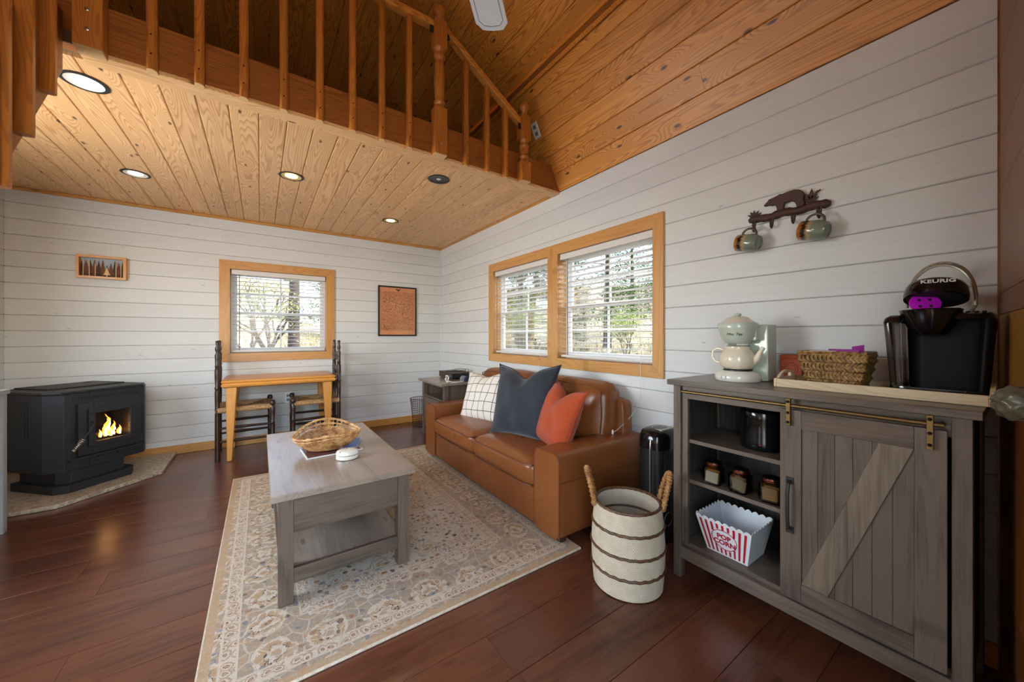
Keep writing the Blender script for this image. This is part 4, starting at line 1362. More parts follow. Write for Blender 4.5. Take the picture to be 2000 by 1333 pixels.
bx('ground_strip', 'forest_dark', fp, -1.264, -1.003, YB - .012, YB - .010, 1.638, 1.70, 0)
for i in range(11):
    fir(-1.255 + i * .0245, 1.64, rf.uniform(.10, .15), .045, .012 + .001 * (i % 2), 'forest_mid' if i % 2 else 'forest_dark')
for x, h_ in ((-1.245, .14), (-1.21, .145), (-1.175, .11), (-1.05, .14), (-1.02, .12)):
    bx('trunk_cutout', 'forest_pale', fp, x - .0025, x + .0025, YB - .022, YB - .020, 1.638, 1.638 + h_, 0)
fir(-1.105, 1.638, .085, .05, .024, 'forest_pale')

# wall plates
op = thing('wall_outlet', 'white wall outlet above the chair seats under the oak table', 'outlet', (.248, YB - .003, .448))
bx('plate', 'white_pvc', op, .213, .283, YB - .006, YB, .39, .506, .002)
for z in (.425, .471):
    bx('socket', 'cable_grey', op, .233, .263, YB - .0075, YB - .006, z - .013, z + .013, .001)
# plate on the steep slope beyond the railing
PP = Vector((1.825, 2.291, 2.779))
ld = thing('slope_outlet', 'white outlet plate on the sloped ceiling behind the right railing post', 'outlet', tuple(PP), 0, world=False)
ld.rotation_euler = (0, R(90) - TH + R(90), 0)
ld.rotation_euler = (0, math.atan2(-(-ST), 1) * 0 + R(-90 - 25), 0)
MB().box(-.06, .06, -.036, .036, .0, .006).build('plate', 'white_pvc', ld, bevel=.002)
for x in (-.025, .025):
    MB().box(x - .014, x + .014, -.015, .015, .006, .0075).build('socket', 'cable_grey', ld, smooth=0)

# ------------------------------------------------------------ side table in the back corner
sd = thing('side_table', 'grey wood side table with an open niche and drawer beyond the sofa', 'side table', (1.77, 3.72, 0))
bx('table_top', 'barn_top', sd, 1.495, 2.015, 3.395, 4.055, .612, .637, .003)
for x in (1.535, 1.955):
    for y_ in (3.42, 3.985):
        bx('leg', 'barn_v', sd, x, x + .045, y_, y_ + .045, 0, .612, .002)
for y_ in (3.43, 3.998):
    bx('side_panel', 'barn_v', sd, 1.58, 1.955, y_, y_ + .02, .10, .612, .001)
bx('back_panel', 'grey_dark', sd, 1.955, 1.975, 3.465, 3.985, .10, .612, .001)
bx('niche_floor', 'barn_y', sd, 1.54, 1.955, 3.465, 3.985, .44, .458, .001)
bx('bottom', 'barn_y', sd, 1.54, 1.955, 3.465, 3.985, .10, .118, .001)
bx('top_rail', 'barn_y', sd, 1.54, 1.56, 3.465, 3.985, .585, .612, .001)
dw = bx('drawer', 'barn_y', sd, 1.54, 1.56, 3.47, 3.98, .28, .435, .002)
MB().tube([(1.54, 3.62, .375), (1.512, 3.63, .372), (1.512, 3.82, .372), (1.54, 3.83, .375)], .006, 8).build('drawer_pull', 'iron', dw)
bx('drawer', 'barn_y', sd, 1.54, 1.56, 3.47, 3.98, .122, .275, .002)

rp = thing('record_player', 'brown and black suitcase record player on the corner side table', 'record player', (1.86, 3.85, .637))
bx('case', 'brown_case', rp, 1.74, 1.99, 3.72, 4.03, .645, .712, .006)
bx('front_band', 'black_satin', rp, 1.735, 1.99, 3.66, 3.72, .645, .706, .004)
for x in (1.76, 1.96):
    for y_ in (3.70, 3.99):
        MB().lathe([(.010, .637), (.010, .646)], 10, (x, y_, 0)).build('rubber_foot', 'black_matt', rp)
MB().lathe([(.105, .712), (.105, .718), (.100, .721)], 36, (1.865, 3.88, 0)).build('turntable', 'black_gloss', rp)
MB().lathe([(.032, .721), (.032, .7225)], 24, (1.865, 3.88, 0)).build('record_label', 'rust_iron', rp)
MB().tube([(1.965, 3.75, .735), (1.95, 3.86, .738), (1.90, 3.95, .730)], .004, 6).build('tonearm', 'steel', rp)
MB().lathe([(.016, .712), (.016, .738), (.010, .742)], 14, (1.965, 3.745, 0)).build('tonearm_base', 'steel', rp)
MB().lathe([(.012, 0), (.010, .012)], 14, (1.738, 3.69, .675), lambda p: Vector((-p.z, p.x, p.y))).build('volume_knob', 'steel', rp)
bx('clasp', 'brass', rp, 1.732, 1.737, 3.705, 3.73, .665, .695, .001)
rc = thing('cable_coil', 'coiled white cable standing beside the record player', 'cable', (1.60, 3.50, .637))
MB().tube([(1.60 + .006 * math.sin(5 * a), 3.50 + .034 * math.cos(a), .6755 + .034 * math.sin(a)) for a in [2 * math.pi * i / 32 for i in range(32)]], .0042, 8, True).build('loop', 'cord', rc)
MB().tube([(1.602 + .005 * math.cos(3 * a), 3.498 + .031 * math.cos(a), .6755 + .031 * math.sin(a)) for a in [2 * math.pi * i / 32 for i in range(32)]], .004, 8, True).build('loop', 'cord', rc)
MB().tube([(1.60, 3.47, .655), (1.63, 3.45, .642), (1.70, 3.44, .641), (1.78, 3.46, .641)], .004, 6).build('cable_end', 'cord', rc)
ds = thing('striped_box', 'small rounded grey and navy striped box beside the white cable', 'box', (1.80, 3.47, .637))
for i, (mt, a, b) in enumerate((('cable_grey', -.06, -.026), ('cord', -.026, -.021), ('cable_navy', -.021, 0), ('cord', 0, .005), ('cable_navy', .005, .026), ('cord', .026, .030), ('cable_navy', .030, .055))):
    pl = [(.03 * math.cos(t) * 1.2, .055 * max(0, math.sin(t)) ** .7) for t in [math.pi * k / 12 for k in range(13)]]
    MB().prism(pl, lambda p, q, s_: (1.80 + p, 3.475 - s_, .6375 + q), a, b).build('band', mt, ds, smooth=40)

wb = thing('wire_basket', 'rusty wire wastebasket between the side table and back wall', 'wastebasket', (1.655, 4.40, 0))
rb, rt, hb = .10, .13, .34
for i in range(13):
    z = .006 + (hb - .006) * i / 12
    r_ = rb + (rt - rb) * (z / hb) ** 2
    MB().tube([(1.655 + r_ * math.cos(a), 4.40 + r_ * math.sin(a), z) for a in [2 * math.pi * k / 28 for k in range(28)]], .0022 if i < 12 else .004, 5, True).build('hoop', 'rust_iron', wb)
for i in range(28):
    a = 2 * math.pi * i / 28
    MB().tube([(1.655 + (rb + (rt - rb) * (z / hb) ** 2) * math.cos(a), 4.40 + (rb + (rt - rb) * (z / hb) ** 2) * math.sin(a), z) for z in (.006, .1, .2, .28, .34)], .0018, 5).build('upright', 'rust_iron', wb)
MB().lathe([(.098, .003), (.098, .007)], 24, (1.655, 4.40, 0)).build('base_plate', 'rust_iron', wb)

# ------------------------------------------------------------ things on the coffee table
TZ = .475
mg = thing('magazine', 'white-edged magazine with a dark red cover under the wicker bowl', 'magazine', (.33, 2.27, TZ), R(4), world=False)
MB().box(-.14, .14, -.105, .105, .0005, .006).build('pages', 'paper_white', mg, bevel=.001)
MB().box(-.134, .134, -.098, .105, .006, .0068).build('cover_print', 'print_dark', mg, smooth=0)
bl = thing('blue_booklet', 'blue folded brochure sticking out beside the wicker bowl', 'brochure', (.435, 2.33, TZ + .0068), R(-18), world=False)
MB().box(-.055, .055, -.10, .10, .0003, .003).build('pages', 'paper_white', bl, bevel=.0005)
MB().box(-.053, .053, -.098, .098, .003, .0034).build('cover_print', 'print_blue', bl, smooth=0)
rt_ = thing('round_gadget', 'small round white lidded case beside the magazine', 'case', (.377, 2.075, TZ))
MB().lathe([(.050, .0005), (.055, .004), (.055, .020), (.052, .0215)], 32, (.377, 2.075, TZ)).build('base', 'white_gloss', rt_, smooth=50)
MB().lathe([(.052, .023), (.055, .0245), (.055, .034), (.050, .041), (.030, .044)], 32, (.377, 2.075, TZ)).build('lid', 'white_gloss', rt_, smooth=50)
MB().lathe([(.0515, .0215), (.0515, .023)], 32, (.377, 2.075, TZ)).build('groove_ring', 'black_matt', rt_)
for dx in (-.012, .004):
    MB().tube([(.377 + dx - .03, 2.075 - .03, TZ + .0415), (.377 + dx + .005, 2.075 + .035, TZ + .0435)], .0018, 5).build('lid_stripe', 'iron', rt_)

# boat-shaped wicker bowl: stakes, woven strands, raised rim
BCX, BCY, BZ = .315, 2.30, TZ + .0105
bo = thing('wicker_bowl', 'honey wicker bowl with high scooped sides on the coffee table', 'bowl', (BCX, BCY, BZ), 0)
def bowl_r(a, f):
    """point on the bowl wall: angle a, height fraction f"""
    ex, ey = .165, .125
    k = .60 + .40 * math.sin(f * math.pi / 2) ** 1.1
    rimz = .078 + .056 * max(0, math.sin(a)) ** 2.2 + .012 * max(0, -math.sin(a)) ** 4 - .012 * max(0, -math.sin(a)) * abs(math.cos(a))
    return (BCX + ex * k * math.cos(a) * (1 + .03 * f), BCY + ey * k * math.sin(a), BZ + .004 + rimz * f)
NS = 44
wv = MB()
rows = 13
for j in range(rows):
    f = .03 + .62 * j / (rows - 1)
    pts = []
    for i in range(NS * 2):
        a = 2 * math.pi * i / (NS * 2)
        p = Vector(bowl_r(a, f))
        c0_ = Vector((BCX, BCY, p.z))
        d_ = (p - c0_).normalized()
        pts.append(p + d_ * .0032 * (1 if (i // 1 + j) % 2 else -1))
    wv.tube(pts, .0034, 5, True)
o = wv.build('weave', 'wicker', bo)
o['kind'] = 'stuff'
for i in range(NS):
    a = 2 * math.pi * i / NS
    MB().tube([bowl_r(a, f) for f in (0, .25, .5, .75, .97)], .0020, 5).build('stake', 'wicker', bo)
for f, r_ in ((.80, .0045), (1.0, .006)):
    pts = [bowl_r(2 * math.pi * i / 90, f) for i in range(90)]
    for ph in (0, math.pi):
        tw = [(p[0] + .004 * math.cos(i * .9 + ph), p[1] + .004 * math.sin(i * .9 + ph) * .6, p[2] + .003 * math.sin(i * .9 + ph)) for i, p in enumerate(pts)]
        MB().tube(tw, r_ * .75, 6, True).build('rim', 'wicker', bo)
MB().lathe([(.10, .001), (.10, .006)], 32, (BCX, BCY, BZ), None, .98, .74).build('woven_base', 'wicker', bo)

# ------------------------------------------------------------ laundry basket
lbx, lby = 1.383, 1.065
lb = thing('laundry_basket', 'tall round cream rope basket with brown bands and wrapped handles', 'basket', (lbx, lby, 0))
def lr(z): return .150 + .012 * math.sin(math.pi * min(1, z / .37)) - .006 * (z / .37)
prof_o, prof_i = [], []
nc = 62
for i in range(nc * 3 + 1):
    z = .004 + .360 * i / (nc * 3)
    w_ = (0, 1, .75)[i % 3]
    prof_o.append((lr(z) + .0018 * w_, z))
    prof_i.append((lr(z) - .006 - .0012 * w_, z + .002))
MB().shell(prof_o + prof_i[::-1] + [(.0, .006), (.0, .004)], 56, (lbx, lby, 0)).build('rope_body', 'rope_body', lb, smooth=60) if 'rope_body' in M else None
def rope_mat():
    t = NT('rope_stitch')
    v = t.co('X', False)
    sp_ = t.n('SeparateXYZ', {0: v})
    an = t.math('ARCTAN2', sp_.outputs[1], sp_.outputs[0])
    z = t.math('MULTIPLY', sp_.outputs[2], 1 / .0058)
    saw = t.math('FRACT', t.math('ADD', t.math('MULTIPLY', an, 17.0), t.math('MULTIPLY', t.math('FLOOR', z), .5)))
    st_ = t.math('ABSOLUTE', t.math('SUBTRACT', saw, .5))
    hole = t.math('SUBTRACT', 1.0, t.step(st_, .05, .25))
    nz = t.noise(v, 30, 3)
    base = t.mix(nz, lin((224, 212, 190)), lin((196, 178, 148)))
    t.p(color=t.mix(t.math('MULTIPLY', hole, .45), base, lin((150, 128, 96))), rough=.85, normal=t.bump(st_, .7, .004), spec=.2)
    return t.m
M['rope_body'] = rope_mat()
MB().shell(prof_o + prof_i[::-1] + [(.0, .006), (.0, .004)], 56, (lbx, lby, 0)).build('rope_body', 'rope_body', lb, smooth=60)
for z in (.095, .185, .278):
    MB().tube([(lbx + (lr(z) + .002) * math.cos(a), lby + (lr(z) + .002) * math.sin(a), z + .0015 * math.sin(24 * a)) for a in [2 * math.pi * i / 96 for i in range(96)]], .0062, 7, True).build('jute_band', 'jute', lb)
MB().tube([(lbx + (lr(.278) - .0075) * math.cos(a), lby + (lr(.278) - .0075) * math.sin(a), .278) for a in [2 * math.pi * i / 64 for i in range(64)]], .0055, 6, True).build('jute_band', 'jute', lb)
MB().tube([(lbx + (lr(.366) - .003) * math.cos(a), lby + (lr(.366) - .003) * math.sin(a), .366 + .001 * math.sin(30 * a)) for a in [2 * math.pi * i / 96 for i in range(96)]], .0068, 7, True).build('rim_band', 'jute', lb)
def handle(ang):
    c_, s_ = math.cos(ang), math.sin(ang)
    path = []
    n = 40
    for i in range(n + 1):
        f = i / n
        a = math.pi * f
        w_ = .040 * math.cos(a)
        hgt = .350 + .150 * math.sin(a) ** .75
        out = lr(.36) + .002 + .035 * math.sin(a)
        path.append(Vector((lbx + out * c_ - w_ * s_, lby + out * s_ + w_ * c_, hgt)))
    o = MB().tube(path, .011, 8).build('handle', 'rattan', lb)
    co_ = []
    for i in range(240):
        f = i / 239 * n
        k = min(int(f), n - 1)
        p = path[k].lerp(path[k + 1], f - k)
        t_ = (path[k + 1] - path[k]).normalized()
        sd_ = t_.cross(Vector((c_, s_, 0))).normalized()
        nn = sd_.cross(t_)
        a = i / 239 * 2 * math.pi * 22
        co_.append(p + (sd_ * math.cos(a) + nn * math.sin(a)) * .0105)
    MB().tube(co_, .0045, 5).build('wrapping', 'rattan', o)
handle(R(133))
handle(R(-45))

# ------------------------------------------------------------ tower heater
th = thing('tower_heater', 'black tower fan heater with a silver edge between sofa and cabinet', 'heater', (1.86, 1.215, 0))
hxx, hyy = 1.86, 1.215
def ell(r1, r2, n=28): return [(r1 * math.copysign(abs(math.cos(a)) ** .7, math.cos(a)), r2 * math.copysign(abs(math.sin(a)) ** .7, math.sin(a))) for a in [2 * math.pi * i / n for i in range(n)]]
def heat(prof, nm, mat, **kw):
    mb = MB()
    n = 28
    rows_ = [[(hxx + p * s_, hyy + q * s_, z) for p, q in ell(.115, .085, n)] for s_, z in prof]
    vs = [p for r_ in rows_ for p in r_]
    fs = [tuple(range(n))[::-1], tuple((len(prof) - 1) * n + k for k in range(n))]
    for j in range(len(prof) - 1):
        for k in range(n):
            fs.append((j * n + k, j * n + (k + 1) % n, (j + 1) * n + (k + 1) % n, (j + 1) * n + k))
    return mb.add(vs, fs).build(nm, mat, th, **kw)
heat([(1.08, .001), (1.08, .03), (1.0, .04)], 'base', 'black_satin')
heat([(.97, .04), (.97, .50)], 'body', 'black_satin')
heat([(1.0, .50), (1.0, .535), (.97, .565), (.88, .588), (.70, .60), (.4, .605)], 'cap', 'black_gloss', smooth=60)
for i in range(15):
    x = hxx - .085 + i * .012
    bx('grille_bar', 'black_gloss', th, x, x + .004, hyy - .0835, hyy - .079, .18, .48, .001)
MB().tube([(hxx - .113, hyy - .02, .04), (hxx - .114, hyy - .02, .50), (hxx - .108, hyy - .02, .55), (hxx - .085, hyy - .02, .588), (hxx - .05, hyy - .02, .602)], .005, 6).build('silver_edge', 'steel', th)
bx('control_panel', 'silver_paint', th, hxx - .06, hxx + .06, hyy - .055, hyy - .01, .597, .6045, .003)
for i in range(4):
    MB().lathe([(.007, .603), (.007, .607)], 12, (hxx - .03 + i * .022, hyy + .02, 0)).build('button', 'silver_paint', th)
MB().tube([(hxx - .05 + .035 * math.cos(a), hyy - .087, .13 + .035 * math.sin(a)) for a in [2 * math.pi * i / 28 for i in range(28)]], .0012, 5, True).build('round_mark', 'cable_grey', th)
# ------------------------------------------------------------ console cabinet with a sliding barn door
cb = thing('console_cabinet', 'grey barnwood cabinet with open shelves and a sliding barn door', 'cabinet', (1.8, .53, 0))
CX = 1.6
bx('counter_top', 'barn_y', cb, 1.578, 2.012, .078, .991, .893, .917, .002)
for y0, y1 in ((.936, .971), (.096, .134)):
    bx('post', 'barn_v', cb, CX, CX + .04, y0, y1, .0, .893, .002)
    bx('post', 'barn_v', cb, 1.955, 1.995, y0, y1, .0, .893, .002)
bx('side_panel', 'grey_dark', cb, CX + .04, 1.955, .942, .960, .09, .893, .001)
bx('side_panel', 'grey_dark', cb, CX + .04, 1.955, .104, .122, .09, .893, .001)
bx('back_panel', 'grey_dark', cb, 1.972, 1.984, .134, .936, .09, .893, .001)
bx('header', 'barn_y', cb, CX + .012, CX + .03, .134, .936, .832, .893, .001)
bx('bottom_rail', 'barn_y', cb, CX + .004, CX + .03, .134, .936, .091, .146, .001)
bx('bottom_shelf', 'barn_y', cb, CX + .03, 1.972, .134, .936, .143, .163, .001)
for z in (.628, .444):
    bx('shelf', 'barn_y', cb, CX + .025, 1.972, .535, .94, z, z + .017, .001)
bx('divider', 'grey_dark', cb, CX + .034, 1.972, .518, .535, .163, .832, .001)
bx('inner_post', 'barn_v', cb, CX + .012, CX + .03, .908, .936, .163, .832, .001)
tr = MB().tube([(CX - .016, .92, .867), (CX - .016, .145, .867)], .0065, 10).build('door_track', 'brass', cb)
for y_ in (.915, .525, .15):
    MB().tube([(CX - .016, y_, .867), (CX + .014, y_, .867)], .0055, 8).build('track_standoff', 'iron', tr)
# barn door hangs in front of the frame
D0, D1 = CX - .012, CX + .006
bd = bx('barn_door', 'barn_v', cb, D0 + .010, D1, .145, .535, .165, .850, .001)
# vertical planks of the panel
for i in range(6):
    a = .203 + (.476 - .203) * i / 6
    b = .203 + (.476 - .203) * (i + 1) / 6
    bx('plank', 'barn_v', bd, D0 + .006, D0 + .0101, a + .0004, b - .0004, .23, .787, .0008)
bx('stile', 'barn_v', bd, D0, D0 + .0101, .476, .540, .163, .852, .0015)
bx('stile', 'barn_v', bd, D0, D0 + .0101, .140, .203, .163, .852, .0015)
bx('rail', 'barn_y', bd, D0, D0 + .0101, .203, .476, .786, .852, .0015)
bx('rail', 'barn_y', bd, D0, D0 + .0101, .203, .476, .163, .230, .0015)
dg = MB().prism([(.203, .786), (.278, .786), (.476, .232), (.402, .230)], lambda a, b, c: (c, a, b), D0 + .0005, D0 + .0101)
dg.build('diagonal_brace', 'barn_brace', bd, bevel=.0015)
for y_ in (.511, .171):
    s_ = bx('hanger_strap', 'brass', bd, D0 - .0155, D0 - .0005, y_ - .0065, y_ + .0065, .795, .893, .001)
    for z in (.808, .842, .882):
        MB().lathe([(.005, 0), (.005, .002), (.002, .005)], 10, (D0 - .0155, y_, z), lambda p: Vector((-p.z, p.x, p.y))).build('bolt', 'screw', s_)
hd2 = MB().tube([(D0, .509, .592), (D0 - .018, .509, .585), (D0 - .026, .509, .55), (D0 - .026, .509, .46), (D0 - .018, .509, .425), (D0, .509, .418)], .0058, 8).build('pull_handle', 'iron', bd)
for z in (.594, .414):
    bx('handle_plate', 'iron', hd2, D0 - .004, D0 + .0005, .497, .521, z - .012, z + .012, .001)
    for y_ in (.502, .516):
        MB().lathe([(.0025, 0), (.002, .003)], 8, (D0 - .004, y_, z), lambda p: Vector((-p.z, p.x, p.y))).build('screw', 'screw', hd2)

# ------------------------------------------------------------ inside the cabinet
pc = thing('popcorn_bucket', 'white square popcorn bucket with red stripes on the bottom shelf', 'bucket', (1.74, .765, .163))
blo = [(1.659, .678), (1.816, .678), (1.816, .843), (1.659, .843)]
bhi = [(1.632, .652), (1.855, .652), (1.855, .885), (1.632, .885)]
z0, z1 = .164, .312
def lerp2(a, b, f): return (a[0] + (b[0] - a[0]) * f, a[1] + (b[1] - a[1]) * f)
n = 40
shell_o, shell_i = [], []
def scal(f, k): return z1 + .010 * abs(math.sin(f * math.pi * 8)) - .004
cx_, cy_ = 1.74, .766
vs, fs = [], []
per = []
for e in range(4):
    for i in range(n):
        f = i / n
        per.append((lerp2(blo[e], blo[(e + 1) % 4], f), lerp2(bhi[e], bhi[(e + 1) % 4], f), scal(f, e)))
m_ = len(per)
def inset(p, d_): return (p[0] + (cx_ - p[0]) * d_, p[1] + (cy_ - p[1]) * d_)
for lo, hi, zt in per: vs.append((lo[0], lo[1], z0))
for lo, hi, zt in per:
    f = (zt - z0) / (z1 + .006 - z0)
    p = lerp2(lo, hi, f)
    vs.append((p[0], p[1], zt))
for lo, hi, zt in per:
    f = (zt - z0) / (z1 + .006 - z0)
    p = inset(lerp2(lo, hi, f), .02)
    vs.append((p[0], p[1], zt))
for lo, hi, zt in per:
    p = inset(lo, .03)
    vs.append((p[0], p[1], z0 + .003))
for r_ in range(3):
    for i in range(m_):
        j = (i + 1) % m_
        fs.append((r_ * m_ + i, r_ * m_ + j, (r_ + 1) * m_ + j, (r_ + 1) * m_ + i))
fs.append(tuple(range(m_))[::-1])
fs.append(tuple(3 * m_ + i for i in range(m_)))
MB().add(vs, fs).build('tub', 'bucket_white', pc, smooth=35)
def front(f, h, off=.0006):
    """point on the front face (towards -x): f across from far to near, h up"""
    lo = lerp2((1.659, .843), (1.659, .678), f)
    hi = lerp2((1.632, .885), (1.632, .652), f)
    p = lerp2(lo, hi, h)
    return Vector((p[0] - off, p[1], z0 + (z1 - z0) * h))
for i in range(9):
    f = .09 + i * .1025
    segs = [(.05, .93)]
    if 3 <= i <= 5: segs = [(.05, .20), (.78, .93)]
    elif i in (2, 6): segs = [(.05, .30), (.68, .93)]
    for a, b in segs:
        w_ = .021
        q = [front(f - w_, a), front(f + w_, a), front(f + w_, b), front(f - w_, b)]
        q2 = [p + Vector((-.0006, 0, 0)) for p in q]
        MB().hexa(q, q2).build('red_stripe', 'red_print', pc, smooth=0)
ring = [front(.5 + .255 * math.cos(a), .49 + .285 * math.sin(a), .0012) for a in [2 * math.pi * i / 40 for i in range(40)]]
MB().tube(ring, .0014, 5, True).build('oval_ring', 'red_print', pc)
upv = (front(.5, 1) - front(.5, 0)).normalized()
text_mesh('popcorn_lettering', 'POP', .030, 'red_print', pc, front(.5, .575, .0014), (0, -1, 0), upv, .0004, width=1.05, bold=.001)
text_mesh('popcorn_lettering', 'CORN', .030, 'red_print', pc, front(.5, .40, .0014), (0, -1, 0), upv, .0004, width=1.05, bold=.001)

def jar(label, y_, rot, fills):
    t = thing('glass_jar', label, 'jar', (1.675, y_, .461), rot, 'clip-top jars on the middle shelf', world=False)
    a = .0375
    oct_ = [(-a, -a + .012), (-a + .012, -a), (a - .012, -a), (a, -a + .012), (a, a - .012), (a - .012, a), (-a + .012, a), (-a, a - .012)]
    def ring(s_, z): return [(p * s_, q * s_, z) for p, q in oct_]
    rows_ = [ring(.93, .0005), ring(1, .006), ring(1, .066), ring(.80, .078)]
    inn = [ring(.74, .078), ring(.93, .064), ring(.93, .009), ring(.86, .006)]
    vs = [p for r_ in rows_ + inn for p in r_]
    fs = [tuple(range(8))[::-1], tuple(7 * 8 + k for k in range(8))]
    for j in range(7):
        for k in range(8):
            fs.append((j * 8 + k, j * 8 + (k + 1) % 8, j * 8 + 8 + (k + 1) % 8, j * 8 + 8 + k))
    MB().add(vs, fs).build('glass_body', 'jar_glass', t, smooth=0)
    MB().shell([(.028, .078), (.032, .080), (.034, .084), (.031, .088), (.026, .086)], 24).build('copper_collar', 'copper_lid', t)
    MB().shell([(.030, .0885), (.034, .090), (.034, .094), (.029, .096)], 24).build('copper_band', 'copper_lid', t)
    MB().lathe([(.030, .0865), (.032, .089), (.031, .097), (.020, .102), (.006, .103)], 24).build('lid', 'black_gloss', t, smooth=50)
    for i, (mt, dx, tilt) in enumerate(fills):
        o = MB().box(-.002, .002, -.026, .026, .0, .048).build('packet', mt, t, bevel=.001)
        o.location = (dx, (i - 1) * .002, .0085)
        o.rotation_euler = (R(tilt), 0, 0)
    return t
jar('glass jar of amber tea packets, leftmost on the middle shelf', .822, R(6), [('amber', -.024, 0), ('paper_white', -.0285, 4), ('amber', -.012, 2), ('amber', .005, 0)])
jar('glass jar of grey packets between the other two jars', .712, R(-4), [('grey_packet', -.022, 10), ('grey_packet', -.010, -8), ('tan_packet', .008, 3)])
jar('glass jar of tan packets half behind the barn door edge', .598, R(3), [('tan_packet', -.022, -3), ('tan_packet', -.010, 2), ('tan_packet', .006, 0)])

kt = thing('black_kettle', 'glossy black waisted kettle on the top cabinet shelf', 'kettle', (1.76, .662, .645))
MB().lathe([(.078, .6455), (.082, .652), (.080, .68), (.074, .73), (.075, .77), (.080, .80), (.076, .806), (.06, .808)], 36, (1.76, .662, 0)).build('body', 'black_gloss', kt, smooth=50)
MB().lathe([(.058, .808), (.052, .815), (.02, .819)], 28, (1.76, .662, 0)).build('lid', 'black_satin', kt, smooth=50)
MB().tube([(1.76 + .03, .662 - .075, .80), (1.79, .55, .79), (1.79, .545, .72), (1.79, .585, .68)], .008, 8).build('handle', 'black_satin', kt)
M['red_led'] = plain('red_badge', (220, 40, 52), .4)
bdg = MB()
for i in range(3):
    a0 = R(188 + i * 5.5)
    bdg.add([(1.76 + .0805 * math.cos(a) , .662 + .0805 * math.sin(a), z) for a in (a0, a0 + R(5)) for z in (.664, .672)], [(0, 1, 3, 2)])
bdg.build('red_badge', 'red_led', kt, smooth=0)

# ------------------------------------------------------------ on the counter
KZ = .917
tm = thing('tea_maker', 'white tea maker with a ceramic pot on the cabinet', 'tea maker', (1.80, .775, KZ))
tx, ty_ = 1.80, .777
MB().lathe([(.088, .9175), (.092, .922), (.092, .940), (.085, .953), (.070, .963)], 40, (tx, ty_, 0)).build('base', 'white_gloss', tm, smooth=45)
MB().lathe([(.058, .963), (.058, .968)], 32, (tx, ty_, 0)).build('hot_plate', 'black_satin', tm)
sw = MB().lathe([(.010, 0), (.010, .003), (.006, .004)], 20, (tx - .0905, ty_ + .018, .936), lambda p: Vector((-p.z, p.x, p.y))).build('switch', 'white_pvc', tm)
MB().tube([(tx - .0945, ty_ + .018 + .0095 * math.cos(a), .936 + .0095 * math.sin(a)) for a in [2 * math.pi * i / 20 for i in range(20)]], .0008, 5, True).build('switch_ring', 'cable_grey', sw)
pot = MB().lathe([(.042, .969), (.055, .972), (.070, .988), (.0745, 1.008), (.072, 1.03), (.060, 1.052), (.050, 1.062), (.050, 1.071)], 40, (tx, ty_, 0)).build('pot', 'cream', tm, smooth=60)
MB().lathe([(.048, 1.071), (.050, 1.074), (.04, 1.078)], 32, (tx, ty_, 0)).build('pot_lid', 'cream', pot, smooth=60)
MB().tube([(tx, ty_ + .060, 1.055), (tx, ty_ + .088, 1.064), (tx, ty_ + .110, 1.050), (tx, ty_ + .114, 1.025), (tx, ty_ + .100, 1.0), (tx, ty_ + .072, .992)], .0055, 8).build('pot_handle', 'cream', pot, smooth=60)
MB().tube([(tx, ty_ - .060, 1.005), (tx, ty_ - .080, 1.022), (tx, ty_ - .090, 1.048), (tx, ty_ - .104, 1.070)], [.020, .015, .010, .008], 12).build('spout', 'cream', pot, smooth=60)
MB().lathe([(.046, 1.086), (.052, 1.088), (.068, 1.12), (.076, 1.152), (.078, 1.158)], 40, (tx, ty_, 0)).build('brew_funnel', 'pale_green', tm, smooth=50)
MB().lathe([(.080, 1.158), (.081, 1.173), (.076, 1.180)], 40, (tx, ty_, 0)).build('funnel_collar', 'pale_green', tm, smooth=40)
ldd = MB().lathe([(.074, 1.180), (.055, 1.192), (.040, 1.206), (.020, 1.212)], 40, (tx, ty_, 0)).build('lid', 'cream', tm, smooth=50)
MB().lathe([(.009, 1.211), (.014, 1.216), (.014, 1.222), (.006, 1.225)], 16, (tx, ty_, 0)).build('lid_knob', 'pale_green', ldd, smooth=60)
bx('tower', 'pale_green', tm, 1.845, 1.94, .672, .755, .9175, 1.172, .006)
bx('tower_arm', 'pale_green', tm, 1.80, 1.86, .70, .80, 1.10, 1.165, .006)
bx('drip_tab', 'cable_grey', tm, tx - .055, tx - .048, ty_ - .015, ty_ + .018, 1.078, 1.088, .001)
text_mesh('brand_script', 'Mrs. Tea', .017, 'ink', tm, (tx - .0715, ty_ - .016, 1.128), (.24, -.97, 0), (-.42, -.1, 1), .0006, shear=.35)

